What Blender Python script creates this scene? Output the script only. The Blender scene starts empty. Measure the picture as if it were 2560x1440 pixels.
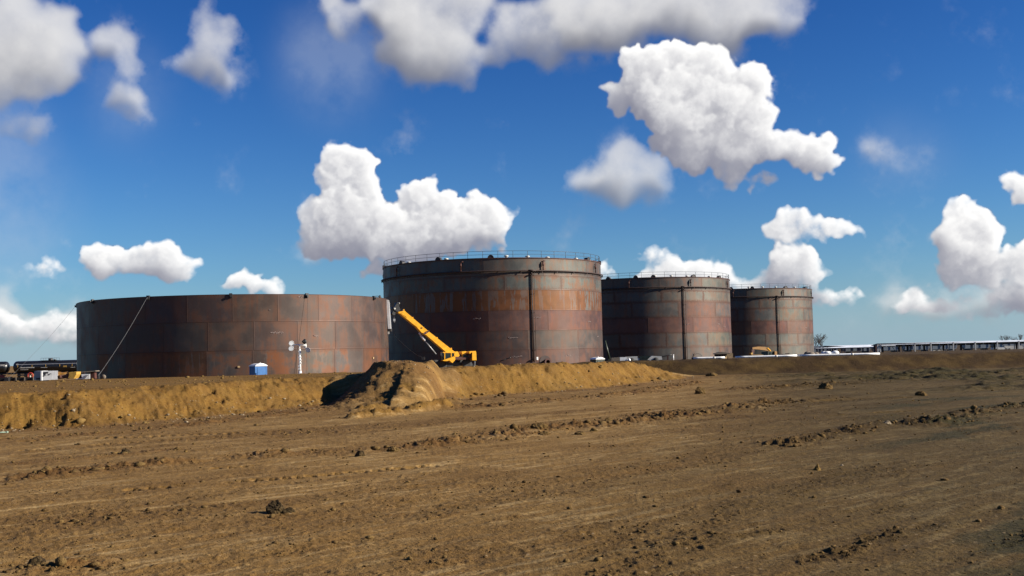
import bpy, bmesh, math, random
import numpy as np
from mathutils import Vector, Matrix, Euler

# ------------------------------------------------------------------ camera
F_PX, EYE = 2900.0, 2.7          # focal length in photo pixels; eye height above the field
PITCH, ROLL = math.atan(168.0 / F_PX), math.radians(1.4)
SKY_STRENGTH, SKY_TINT = 0.05, (0.62, 0.95, 1.3)
SUN_AZ, SUN_EL = math.radians(82), math.radians(23)   # azimuth measured from "towards the viewer" to the right

scene = bpy.context.scene
col = scene.collection
cam_data = bpy.data.cameras.new('camera')
cam = bpy.data.objects.new('camera', cam_data)
col.objects.link(cam)
cam_data.sensor_width = 36.0
cam_data.lens = 36.0 * F_PX / 2560.0
cam_data.clip_start, cam_data.clip_end = 0.1, 20000
cam.location = (0, 0, EYE)
CAM_M = Matrix.Rotation(math.pi / 2 + PITCH, 3, 'X') @ Matrix.Rotation(-ROLL, 3, 'Z')
cam.rotation_euler = CAM_M.to_euler()
scene.camera = cam


def ray(px, py):
    return CAM_M @ Vector(((px - 1280) / F_PX, (720 - py) / F_PX, -1.0))


def at(px, py, Y):
    """point seen at photo pixel (px, py) at depth Y in front of the viewer"""
    d = ray(px, py)
    return Vector((0, 0, EYE)) + d * (Y / d.y)


def onz(px, py, z):
    d = ray(px, py)
    return Vector((0, 0, EYE)) + d * ((z - EYE) / d.z)


# ------------------------------------------------------------------ node helper
class NT:
    def __init__(s, tree):
        s.t = tree
        tree.nodes.clear()

    def n(s, typ, ins=None, **kw):
        nd = s.t.nodes.new(typ)
        for k, v in kw.items():
            setattr(nd, k, v)
        if ins:
            for k, v in ins.items():
                s.put(nd.inputs[k], v)
        return nd

    def put(s, sock, v):
        if v is None:
            return
        if isinstance(v, bpy.types.NodeSocket):
            s.t.links.new(v, sock)
        elif isinstance(v, bpy.types.Node):
            s.t.links.new(v.outputs[0], sock)
        else:
            if sock.type == 'RGBA' and hasattr(v, '__len__') and len(v) == 3:
                v = (*v, 1)
            sock.default_value = v

    def m(s, op, a, b=None, c=None, clamp=False):
        nd = s.t.nodes.new('ShaderNodeMath')
        nd.operation, nd.use_clamp = op, clamp
        for i, v in enumerate((a, b, c)):
            s.put(nd.inputs[i], v)
        return nd.outputs[0]

    def v(s, op, a, b=None, c=None):
        nd = s.t.nodes.new('ShaderNodeVectorMath')
        nd.operation = op
        for i, x in enumerate((a, b, c)):
            s.put(nd.inputs[i], x)
        return nd.outputs['Value'] if op in ('LENGTH', 'DOT_PRODUCT', 'DISTANCE') else nd.outputs[0]

    def ramp(s, x, lo, hi, a=0.0, b=1.0, smooth=True):
        nd = s.t.nodes.new('ShaderNodeMapRange')
        if smooth:
            nd.interpolation_type = 'SMOOTHSTEP'
        s.put(nd.inputs['Value'], x)
        for k, val in zip(('From Min', 'From Max', 'To Min', 'To Max'), (lo, hi, a, b)):
            s.put(nd.inputs[k], val)
        return nd.outputs[0]

    def mix(s, f, a, b, blend='MIX'):
        nd = s.t.nodes.new('ShaderNodeMix')
        nd.data_type, nd.blend_type = 'RGBA', blend
        s.put(nd.inputs[0], f)
        s.put(nd.inputs[6], a)
        s.put(nd.inputs[7], b)
        return nd.outputs[2]

    def noise(s, vec, scale, detail=4, rough=0.5, dist=0.0, dims='3D', color=False):
        nd = s.t.nodes.new('ShaderNodeTexNoise')
        nd.noise_dimensions = dims
        s.put(nd.inputs['Vector'], vec)
        nd.inputs['Scale'].default_value = scale
        nd.inputs['Detail'].default_value = detail
        nd.inputs['Roughness'].default_value = rough
        nd.inputs['Distortion'].default_value = dist
        return nd.outputs[1 if color else 0]

    def xyz(s, x, y, z=0.0):
        return s.n('ShaderNodeCombineXYZ', {0: x, 1: y, 2: z}).outputs[0]


# ------------------------------------------------------------------ sky with cumulus clouds
# blobs: photo x, y, half width, half height  (turned into directions below)
CRISP = [
    # tower cloud in the centre
    (862, 395, 48, 44), (845, 440, 50, 60), (895, 420, 48, 55), (905, 500, 48, 60), (850, 520, 62, 70), (880, 560, 80, 55),
    (1022, 515, 36, 42), (1070, 500, 46, 48), (1105, 540, 70, 50), (1175, 535, 52, 42), (1230, 560, 48, 48), (1000, 560, 80, 50),
    (860, 595, 100, 40), (990, 600, 130, 40), (1120, 590, 140, 42), (1225, 590, 55, 34), (800, 610, 55, 30), (900, 618, 130, 22), (1270, 520, 26, 14), (790,440,20,30),
    (960, 580, 180, 62), (840, 598, 100, 46), (1110, 580, 160, 60), (790, 560, 34, 60), (1000, 618, 240, 24),
    # big ragged cloud, right of centre
    (1680, 250, 90, 75), (1780, 270, 90, 80), (1770, 375, 110, 62), (1650, 190, 84, 70), (1560, 240, 44, 26),
    (1640, 165, 90, 55), (1735, 160, 80, 60), (1600, 225, 60, 50), (1550, 245, 38, 30), (1700, 250, 120, 90), (1800, 200, 55, 45),
    (1880, 220, 52, 58), (1860, 280, 70, 60), (1740, 330, 105, 70), (1850, 350, 90, 60), (1950, 355, 60, 42), (2020, 380, 62, 42),
    (2050, 415, 34, 26), (1820, 415, 40, 42), (1665, 345, 40, 34), (1830, 445, 20, 30), (1900, 455, 34, 16), (1960, 345, 34, 36),
    # small one at the right
    (1985, 552, 42, 26), (1955, 575, 34, 26), (2040, 575, 60, 24), (2110, 580, 40, 20), (2060, 590, 80, 18),
    # right edge cumulus
    (2425, 550, 42, 40), (2455, 575, 36, 30), (2400, 610, 50, 45), (2445, 640, 55, 45), (2405, 670, 70, 40), (2540, 660, 52, 30),
    (2500, 690, 80, 24), (2430, 695, 60, 20), (2400, 530, 22, 20), (2550, 475, 26, 24),
    # behind the tanks
    (1970, 645, 40, 32), (2020, 670, 45, 32), (1985, 690, 70, 28), (1925, 695, 40, 18), (1640, 640, 50, 18), (1615, 645, 40, 14),
    (1700, 680, 60, 26), (1770, 680, 50, 26), (1660, 690, 60, 20), (1800, 705, 40, 20), (1880, 715, 80, 15), (2060, 745, 70, 20), (2110, 752, 50, 16),
    (1508, 695, 20, 34), (945, 672, 34, 24), (1020, 655, 70, 14), (640, 708, 62, 22), (600, 716, 40, 14), (2340, 760, 90, 20), (2470, 770, 90, 18), (2530, 745, 60, 24), (2290, 735, 26, 18), (680, 716, 34, 14), (595, 716, 30, 10), (2130,690,20,8),
    (1700, 690, 110, 28), (1985, 665, 66, 50), (1860, 712, 90, 14), (2425, 600, 60, 70), (2440, 680, 80, 26), (2530, 680, 46, 28), (2400, 540, 30, 34),
    # left middle
    (300, 655, 90, 36), (380, 660, 90, 34), (250, 655, 40, 30), (440, 670, 36, 24),
    (400, 640, 60, 36), (330, 640, 90, 32), (270, 640, 36, 28), (430, 665, 34, 22), (340, 668, 110, 18), (110, 675, 40, 17),
    # low horizon puffs at the left
    (40, 800, 34, 18), (15, 790, 26, 18), (120, 797, 30, 16), (165, 795, 24, 15), (60, 826, 60, 15), (140, 835, 52, 14), (20, 858, 50, 8), (215, 805, 30, 15),
    # low horizon puffs at the right
    (2290, 745, 34, 12), (2340, 752, 40, 15), (2400, 745, 40, 11), (2470, 760, 60, 14), (2545, 726, 34, 14), (2540, 768, 40, 16),
    (2350, 772, 60, 10), (2460, 790, 40, 8), (2380, 797, 36, 8), (2300, 800, 20, 6), (2150, 782, 22, 7), (2600, 740, 60, 30),
]
SOFT = [
    # top left mass
    (50, 70, 120, 95), (130, 120, 80, 75), (40, 180, 70, 60), (175, 150, 44, 52), (30, 0, 130, 50), (-40, 120, 90, 120),
    (300, 90, 56, 44), (265, 85, 30, 34), (340, 135, 34, 40), (350, 180, 30, 34),
    (520, 25, 28, 60), (530, 90, 44, 44), (570, 90, 30, 30), (495, 150, 74, 44), (555, 165, 42, 40), (440, 130, 26, 28), (540,195,40,16),
    (310, 270, 42, 40), (330, 315, 44, 24), (40, 310, 100, 36), (110, 335, 56, 20),
    # top centre
    (830, 30, 56, 50), (860, 70, 40, 36), (1010, 50, 90, 80), (1080, 110, 100, 80), (1180, 150, 80, 56), (1160, 200, 50, 36), (1240, 150, 46, 46), (960, 20, 80, 50), (1100, 10, 130, 60),
    (1300, 60, 90, 50), (1400, 90, 90, 44), (1500, 50, 160, 84), (1500, 130, 56, 24), (1650, 40, 180, 72), (1800, 30, 140, 72), (1900, 50, 80, 36), (1700, -10, 300, 60), (1880, 10, 120, 40),
    (1800, 100, 60, 26), (900, 240, 32, 24),
    (1350, 110, 100, 44), (1450, 120, 90, 40), (1940, 60, 60, 40), (1260, 120, 40, 40), (1600, 100, 120, 44),
    # dark flat one
    (1540, 445, 110, 50), (1620, 465, 60, 26), (1480, 470, 70, 24),
    (1565, 400, 48, 40), (1530, 430, 80, 32), (1600, 430, 60, 40), (1560, 465, 110, 28), (1460, 455, 54, 24), (1640, 465, 40, 18),
    # grey scraps
    (2180, 368, 32, 24), (2240, 388, 22, 12), (2075, 705, 44, 13), (2130, 712, 30, 12), (50, 672, 60, 14), (140, 600, 36, 22), (185, 620, 32, 18),
    (270, 692, 60, 16), (200, 685, 60, 12), (650, 645, 34, 12), (560, 650, 36, 14), (480, 630, 16, 8), (372, 555, 12, 20), (830, 600, 80, 34), (780,625,40,16),
    (1800, 622, 26, 10), (1745, 640, 46, 10), (925, 690, 30, 14), (860, 705, 30, 8), (2450, 700, 100, 16), (1290, 70, 60, 50), (2400, 765, 190, 34), (2480, 735, 110, 24), (90, 835, 150, 44), (20, 800, 60, 40), (700, 570, 14, 8), (540,600,30,8), (2100, 770, 60, 12), (640,725,60,7),
]


# ------------------------------------------------------------------ clouds: billows modelled as heaps of spheres, lit by the sun
CW, CH, CSTEP = 1540, 600, 1.9          # direction map: one texel = 1.9 photo pixels of angle


VEIL = [(-30, 420, 120, 170), (20, 560, 90, 110), (330, 230, 60, 90), (840, 160, 90, 110), (20, 260, 60, 80), (2250, 380, 90, 40), (2400, 770, 260, 50), (110, 850, 300, 50), (1250, 860, 1700, 46)]


def octave(rs, w, h, cell_x, cell_y):
    gx, gy = int(w / cell_x) + 3, int(h / cell_y) + 3
    g = rs.rand(gy, gx)
    x, y = np.arange(w) / cell_x, np.arange(h) / cell_y
    xi, yi = x.astype(int), y.astype(int)
    fx, fy = x - xi, y - yi
    fx, fy = fx * fx * (3 - 2 * fx), (fy * fy * (3 - 2 * fy))[:, None]
    r0, r1 = g[yi], g[yi + 1]
    a = r0[:, xi] * (1 - fx) + r0[:, xi + 1] * fx
    b = r1[:, xi] * (1 - fx) + r1[:, xi + 1] * fx
    return a * (1 - fy) + b * fy


def fbm2(seed, w, h, cell, octs=6, rough=0.55, ax=1.0):
    rs = np.random.RandomState(seed)
    out, amp, tot = np.zeros((h, w)), 1.0, 0.0
    for o in range(octs):
        out += amp * octave(rs, w, h, cell * ax, cell)
        tot += amp
        amp *= rough
        cell /= 2.03
        if cell < 1.5:
            break
    return out / tot - 0.5


def sample(img, x, y):
    h, w = img.shape
    x, y = np.clip(x, 0, w - 1.001), np.clip(y, 0, h - 1.001)
    xi, yi = x.astype(int), y.astype(int)
    fx, fy = x - xi, y - yi
    return (img[yi, xi] * (1 - fx) + img[yi, xi + 1] * fx) * (1 - fy) + (img[yi + 1, xi] * (1 - fx) + img[yi + 1, xi + 1] * fx) * fy


def blur(img, r):
    r = max(1, int(r))
    for ax in (0, 1):
        for _ in range(2):
            pad = [(0, 0), (0, 0)]
            pad[ax] = (r + 1, r)
            c = np.cumsum(np.pad(img, pad, mode='edge'), axis=ax)
            n = img.shape[ax]
            hi = np.take(c, range(2 * r + 1, 2 * r + 1 + n), axis=ax)
            lo = np.take(c, range(0, n), axis=ax)
            img = (hi - lo) / (2 * r + 1)
    return img


def splat(H, cx, cy, rx, ry, z0, rz):
    h, w = H.shape
    x0, x1, y0, y1 = int(max(0, cx - rx)), int(min(w, cx + rx + 2)), int(max(0, cy - ry)), int(min(h, cy + ry + 2))
    if x0 >= x1 or y0 >= y1:
        return
    yy, xx = np.mgrid[y0:y1, x0:x1]
    q = 1 - ((xx - cx) / rx) ** 2 - ((yy - cy) / ry) ** 2
    z = np.where(q > 0, z0 + rz * np.sqrt(np.maximum(q, 0)), 0)
    H[y0:y1, x0:x1] = np.maximum(H[y0:y1, x0:x1], z)


def cloud_layer(blobs, seed, soft):
    rnd = random.Random(seed)
    H = np.zeros((CH, CW))

    def to(x, y):
        d = ray(x, y).normalized()
        return math.atan2(d.x, d.y) * F_PX / CSTEP + CW / 2, (888 + 200 - math.asin(d.z) * F_PX) / CSTEP
    for (x, y, rx, ry) in blobs:
        cx, cy = to(x, y)
        kk = 1.13 if soft else (1.36 if min(rx, ry) < 32 else 1.10)
        rx, ry = rx * kk / CSTEP, ry * kk / CSTEP
        R = min(rx, ry)
        k = 0.86 if not soft else 0.92
        splat(H, cx, cy, rx * k, ry * k, R * 0.15, R * 0.85)
        n = int((26 if not soft else 14) * (rx / ry if rx > ry else ry / rx) ** 0.8)
        for _ in range(n):
            a, t = rnd.uniform(0, 2 * math.pi), rnd.uniform(0.25, 0.86) ** 0.6
            bx, by = cx + math.cos(a) * rx * t * 0.85, cy + math.sin(a) * ry * t * (0.85 if math.sin(a) < 0 else 0.62)
            r = R * rnd.uniform(0.22, 0.42)
            z = R * math.sqrt(max(0, 1 - t * t)) * 0.9
            splat(H, bx, by, r * 1.1, r, z, r)
            if R * CSTEP > 16:
                for _ in range(7 if not soft else 3):
                    a2, t2 = rnd.uniform(0, 2 * math.pi), rnd.uniform(0.3, 1.0)
                    r2 = r * rnd.uniform(0.25, 0.5)
                    splat(H, bx + math.cos(a2) * r * t2, by + math.sin(a2) * r * t2, r2, r2, z + r * math.sqrt(max(0, 1 - t2 * t2)) * 0.8, r2)
    # wind-torn edges: warp the heap with turbulence
    amp = 17 if not soft else 40
    yy, xx = np.mgrid[0:CH, 0:CW].astype(float)
    wx, wy = fbm2(seed + 1, CW, CH, 46 if soft else 22, 6, 0.6), fbm2(seed + 2, CW, CH, 46 if soft else 22, 6, 0.6)
    H = sample(H, xx + wx * amp * 2, yy + wy * amp * 2)
    return 66 * np.tanh(H / 66)


def noise_slices(seed, zs, cell, octs, rough):
    """a stack of slices through one 3-D turbulence field"""
    out = [np.zeros((CH, CW), np.float32) for _ in zs]
    amp, tot = 1.0, 0.0
    for o in range(octs):
        lat = {}
        for k, z in enumerate(zs):
            zc = (z + 500) / cell
            zi = int(zc)
            f = zc - zi
            f = f * f * (3 - 2 * f)
            for q in (zi, zi + 1):
                if q not in lat:
                    lat[q] = octave(np.random.RandomState(seed + o * 1000 + q), CW, CH, cell, cell).astype(np.float32)
            out[k] += amp * (lat[zi] * (1 - f) + lat[zi + 1] * f)
            for q in list(lat):
                if q < zi:
                    del lat[q]
        tot += amp
        amp *= rough
        cell /= 2.1
    return [x / tot - 0.5 for x in out]


def march(H, seed, soft):
    """march through the cloud volume front to back; sunlight reaches each cell through the cells between it and the sun"""
    ZT, DZ = (70, 5.5)
    zs = np.arange(ZT, -24, -DZ)
    ns = noise_slices(seed, zs, 70 if soft else 40, 6, 0.66 if soft else 0.68)
    base = blur(H, 5 if soft else 1)
    amp, w, sig = (86, 20, 0.020) if soft else (46, 10, 0.050)
    reach = np.clip(blur(H, 12 if soft else 5) / (7 if soft else 3) + ns[len(zs) // 2] * (1.6 if soft else 0.9) - 0.1, 0, 1)
    rho = []
    for k, z in enumerate(zs):
        zz = abs(z) if z > 0 else abs(z) * 1.8
        d = (base - 1.0 - zz + ns[k] * amp * (1.0 - 0.35 * np.clip(base / 12, 0, 1)) + (0 if soft else -1.5)) / w
        rho.append((np.clip(d, 0, 1) * reach * sig).astype(np.float32))
    Q = 3
    lo = [blur(r, 1)[::Q, ::Q] for r in rho]
    hq, wq = lo[0].shape
    yy, xx = np.mgrid[0:hq, 0:wq].astype(float)
    C, A = np.zeros((CH, CW)), np.zeros((CH, CW))
    trans = np.ones((CH, CW))
    YY, XX = np.mgrid[0:CH, 0:CW].astype(float)
    above = np.zeros((hq, wq))
    for k, z in enumerate(zs):
        tau, up = np.zeros((hq, wq)), np.zeros((hq, wq))
        for j in range(1, 13):
            st = 3.0 * j ** 1.25
            step = 3.0 * 1.25 * j ** 0.25
            kk = k - int(round(st * 0.34 / DZ))
            if kk >= 0:
                tau += np.roll(lo[kk], (int(round(st * 0.55 / Q)), -int(round(st * 0.76 / Q))), (0, 1)) * step
            up += np.roll(lo[k], int(round(st / Q)), 0) * step
        light = 0.62 * np.exp(-tau * (1.9 if not soft else 1.1)) + 0.26 * np.exp(-tau * 0.22) + 0.26 * np.exp(-up * 0.35)
        light = sample(blur(light, 1), XX / Q, YY / Q)
        # powdery edges: less light scattered back from the thinnest parts
        a = 1 - np.exp(-rho[k] * DZ * 2.2)
        C += trans * a * light
        A += trans * a
        trans *= 1 - a
    # each heap is grey towards its flat base, where the sun has the whole heap above it
    big, up, dn = blur(H, 4), np.zeros((CH, CW)), np.zeros((CH, CW))
    for j in range(0, 20):
        sx, sy = -int(j * 0.8), int(j * 3.0)
        up += np.roll(np.roll(big, sx, 1), sy, 0)
        dn += np.roll(np.roll(big, -sx, 1), -sy, 0)
    frac = up / np.maximum(up + dn, 1e-3) + ns[len(zs) // 2] * 0.35
    t = np.clip((frac - 0.45) / 0.5, 0, 1)
    deep = np.clip((up - 40) / 260, 0, 1)
    C = C * (1 - blur(t * t * (3 - 2 * t), 2) * (0.34 + 0.44 * blur(deep, 2)))
    col_ = C / np.maximum(A, 1e-4)
    if not soft:      # torn, feathery edge instead of a clean outline
        B = blur(A, 2)
        tear = fbm2(seed + 70, CW, CH, 16, 5, 0.7) * 2.4 + fbm2(seed + 71, CW, CH, 46, 4, 0.6) * 1.2
        B = np.clip((B + tear * 4 * B * (1 - B) * 0.5 - 0.06) / 0.82, 0, 1)
        A = 0.35 * A + 0.65 * B * B * (3 - 2 * B)
        col_ = np.where(A > 0.02, col_, blur(col_, 2))
    return col_, np.clip(A, 0, 1)


def cloud_map():
    """RGBA, row 0 at the bottom (lowest direction)"""
    out = np.zeros((CH, CW, 4), np.float32)
    res = []
    for blobs, seed, soft, g0, g1, lo_, hi_ in ((SOFT, 11, True, (0.22, 0.225, 0.26), (0.78, 0.77, 0.76), 0.12, 0.92),
                                       (CRISP, 5, False, (0.26, 0.265, 0.33), (1.06, 1.05, 1.03), 0.05, 0.93)):
        L, A = march(cloud_layer(blobs, seed, soft), seed + 20, soft)
        t = np.clip((L - lo_) / (hi_ - lo_), 0, 1)[..., None]
        res.append((np.array(g0) * (1 - t) + np.array(g1) * t, A))
    (c2, a2), (c1, a1) = res
    veil = blur(cloud_layer(VEIL, 77, True), 26) / 40 * (0.8 + fbm2(3, CW, CH, 90, 6, 0.6) * 2.2)
    av = np.clip(veil, 0, 1) * 0.26
    c2 = (c2 * a2[..., None] + np.array((0.50, 0.56, 0.66)) * (av * (1 - a2))[..., None]) / np.maximum(a2 + av * (1 - a2), 1e-4)[..., None]
    a2 = a2 + av * (1 - a2)
    a = a1 + a2 * (1 - a1)
    out[..., :3] = (c1 * a1[..., None] + c2 * (a2 * (1 - a1))[..., None]) / np.maximum(a, 1e-4)[..., None]
    out[..., 3] = a
    return out[::-1].copy()


def build_world():
    world = bpy.data.worlds.new('World')
    scene.world = world
    world.use_nodes = True
    g = NT(world.node_tree)
    sky = g.n('ShaderNodeTexSky', sky_type='NISHITA', sun_disc=False, sun_elevation=SUN_EL,
              sun_rotation=math.pi - SUN_AZ, altitude=600, air_density=1.0, dust_density=0.35, ozone_density=3.0)
    tc = g.n('ShaderNodeTexCoord').outputs['Generated']
    sep = g.n('ShaderNodeSeparateXYZ', {0: tc})
    # direction -> azimuth / elevation -> cloud map (computed above, nothing is loaded)
    wd, ht = CW * CSTEP / F_PX, CH * CSTEP / F_PX
    el0 = (888 - (CH * CSTEP - 200)) / F_PX
    u = g.m('MULTIPLY_ADD', g.m('ARCTAN2', sep.outputs[0], sep.outputs[1]), 1 / wd, 0.5)
    v = g.m('MULTIPLY_ADD', g.m('ARCSINE', sep.outputs[2]), 1 / ht, -el0 / ht)
    img = bpy.data.images.new('cloud map', CW, CH, alpha=True, float_buffer=True)
    img.colorspace_settings.name = 'Non-Color'
    img.alpha_mode = 'CHANNEL_PACKED'
    img.pixels.foreach_set(cloud_map().astype(np.float32).ravel())
    img.update()
    tex = g.n('ShaderNodeTexImage', {'Vector': g.xyz(u, v)}, image=img, extension='CLIP', interpolation='Linear')
    # deepen the blue overhead while the horizon keeps its pale tone
    ss = g.n('ShaderNodeSeparateColor', {0: g.mix(1.0, sky.outputs[0], SKY_TINT, 'MULTIPLY')})
    piv, pw_, kk_ = (3.1, 5.1, 5.85), (1.85, 1.55, 1.3), (0.80, 0.80, 0.78)
    ch = [g.m('MINIMUM', g.m('MULTIPLY', g.m('POWER', g.m('DIVIDE', ss.outputs[i], piv[i]), pw_[i]), piv[i] * kk_[i]), 8.0) for i in range(3)]
    skyc = g.n('ShaderNodeCombineColor', {0: ch[0], 1: ch[1], 2: ch[2]}).outputs[0]
    # the pale band of air low over the plain
    low = g.m('EXPONENT', g.m('MULTIPLY', g.m('MAXIMUM', sep.outputs[2], 0.0), -15.0))
    skyc = g.mix(g.m('MULTIPLY', low, 0.75), skyc, (3.2, 4.75, 5.9))
    bg_sky = g.n('ShaderNodeBackground', {'Color': skyc, 'Strength': SKY_STRENGTH})
    bg1 = g.n('ShaderNodeBackground', {'Color': tex.outputs[0], 'Strength': 0.52})
    m2 = g.n('ShaderNodeMixShader', {0: tex.outputs[1], 1: bg_sky.outputs[0], 2: bg1.outputs[0]})
    out = g.n('ShaderNodeOutputWorld')
    g.t.links.new(m2.outputs[0], out.inputs[0])


build_world()
sun_data = bpy.data.lights.new('sun', 'SUN')
sun_data.energy, sun_data.angle, sun_data.color = 5.0, math.radians(0.53), (1.0, 0.92, 0.80)
sun = bpy.data.objects.new('sun', sun_data)
col.objects.link(sun)
SUN_DIR = Vector((math.sin(SUN_AZ) * math.cos(SUN_EL), -math.cos(SUN_AZ) * math.cos(SUN_EL), math.sin(SUN_EL)))
sun.rotation_euler = SUN_DIR.to_track_quat('Z', 'Y').to_euler()
scene.view_settings.view_transform = 'Standard'
scene.view_settings.look = 'None'
scene.view_settings.exposure = 1.0
scene.view_settings.gamma = 1.0

# ------------------------------------------------------------------ mesh helpers
def tag(o, label=None, cat=None, group=None, kind=None):
    for k, v in (('label', label), ('category', cat), ('group', group), ('kind', kind)):
        if v:
            o[k] = v
    return o


def empty(name, loc, rz=0.0, **kw):
    o = bpy.data.objects.new(name, None)
    o.empty_display_size = 0.2
    o.location, o.rotation_euler = loc, (0, 0, rz)
    col.objects.link(o)
    return tag(o, **kw)


class MB:
    """collects boxes, tubes and prisms and links them as one mesh object"""
    def __init__(s):
        s.v, s.f, s.sm = [], [], []

    def add(s, vs, fs, smooth=False):
        b = len(s.v)
        s.v += [tuple(p) for p in vs]
        s.f += [[b + i for i in f] for f in fs]
        s.sm += [smooth] * len(fs)
        return s

    def box(s, c, size, M=None, taper=1.0):
        x, y, z = (q / 2 for q in size)
        vs = [Vector((i * x * (taper if k > 0 else 1), j * y * (taper if k > 0 else 1), k * z)) for k in (-1, 1) for j in (-1, 1) for i in (-1, 1)]
        if M is not None:
            vs = [M @ p for p in vs]
        vs = [p + Vector(c) for p in vs]
        return s.add(vs, [(0, 2, 3, 1), (4, 5, 7, 6), (0, 1, 5, 4), (2, 6, 7, 3), (0, 4, 6, 2), (1, 3, 7, 5)])

    def tube(s, pts, r, seg=8, caps=True):
        pts = [Vector(p) for p in pts]
        rs = r if hasattr(r, '__len__') else [r] * len(pts)
        vs, fs = [], []
        prev = None
        for i, p in enumerate(pts):
            a, b = pts[max(0, i - 1)], pts[min(len(pts) - 1, i + 1)]
            t = (b - a).normalized()
            if prev is None:
                ref = Vector((0, 0, 1)) if abs(t.z) < 0.9 else Vector((1, 0, 0))
                n = t.cross(ref).normalized()
            else:
                n = (prev - t * prev.dot(t)).normalized()
            prev = n
            m = t.cross(n)
            for k in range(seg):
                an = 2 * math.pi * k / seg
                vs.append(p + (n * math.cos(an) + m * math.sin(an)) * rs[i])
        for i in range(len(pts) - 1):
            for k in range(seg):
                k2 = (k + 1) % seg
                fs.append((i * seg + k, i * seg + k2, (i + 1) * seg + k2, (i + 1) * seg + k))
        s.add(vs, fs, True)
        if caps:
            b = len(s.v) - len(vs)
            s.f += [[b + k for k in range(seg)][::-1], [b + len(vs) - seg + k for k in range(seg)]]
            s.sm += [False, False]
        return s

    def prism(s, pts, off):
        """polygon (3-D points, front side) pushed back by the vector off"""
        n, off = len(pts), Vector(off)
        pts = [Vector(p) for p in pts]
        vs = pts + [p + off for p in pts]
        fs = [list(range(n)), list(range(2 * n - 1, n - 1, -1))] + [(i, n + i, n + (i + 1) % n, (i + 1) % n) for i in range(n)]
        return s.add(vs, fs)

    def lathe(s, prof, seg=24, c=(0, 0, 0), M=None, smooth=True):
        """profile of (radius, height) turned about local z"""
        vs, fs = [], []
        for r, z in prof:
            for k in range(seg):
                a = 2 * math.pi * k / seg
                p = Vector((r * math.cos(a), r * math.sin(a), z))
                vs.append((M @ p if M is not None else p) + Vector(c))
        for i in range(len(prof) - 1):
            for k in range(seg):
                k2 = (k + 1) % seg
                fs.append((i * seg + k, i * seg + k2, (i + 1) * seg + k2, (i + 1) * seg + k))
        return s.add(vs, fs, smooth)

    def build(s, name, mat, parent=None, origin=None):
        me = bpy.data.meshes.new(name)
        o0 = Vector(origin) if origin is not None else None
        vs = s.v if o0 is None else [tuple(Vector(p) - o0) for p in s.v]
        me.from_pydata(vs, [], s.f)
        me.polygons.foreach_set('use_smooth', s.sm)
        bm = bmesh.new()
        bm.from_mesh(me)
        bmesh.ops.recalc_face_normals(bm, faces=bm.faces)
        bm.to_mesh(me)
        bm.free()
        if mat:
            me.materials.append(mat)
        o = bpy.data.objects.new(name, me)
        col.objects.link(o)
        if parent is not None:
            o.parent = parent
        elif o0 is not None:
            o.location = o0
        return o


def copy_tree(o, parent=None):
    c = o.copy()
    col.objects.link(c)
    c.parent = parent
    for ch in list(o.children):
        copy_tree(ch, c)
    return c


# ------------------------------------------------------------------ materials
def material(name):
    m = bpy.data.materials.new(name)
    m.use_nodes = True
    g = NT(m.node_tree)
    b = g.n('ShaderNodeBsdfPrincipled')
    o = g.n('ShaderNodeOutputMaterial')
    g.t.links.new(b.outputs[0], o.inputs[0])
    return m, g, b


def paint(name, rgb, rough=0.5, metal=0.0, wear=0.25, scale=3.0, dirt=(0.10, 0.07, 0.045), bump=0.0):
    """painted or bare surface with blotches, dust and slight unevenness"""
    m, g, b = material(name)
    co = g.n('ShaderNodeTexCoord').outputs['Object']
    n1 = g.noise(co, scale, 5, 0.6)
    n2 = g.noise(co, scale * 6, 4, 0.6)
    c = g.mix(g.ramp(n1, 0.25, 0.8), tuple(x * 0.85 for x in rgb), tuple(min(1, x * 1.12) for x in rgb))
    c = g.mix(g.m('MULTIPLY', g.ramp(n2, 0.52, 0.78), wear), c, dirt)
    g.put(b.inputs['Base Color'], c)
    g.put(b.inputs['Roughness'], g.ramp(n1, 0.2, 0.8, rough - 0.08, rough + 0.12))
    b.inputs['Metallic'].default_value = metal
    if bump:
        bp = g.n('ShaderNodeBump', {'Height': n2, 'Strength': bump, 'Distance': 0.05})
        g.put(b.inputs['Normal'], bp.outputs[0])
    return m


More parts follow.
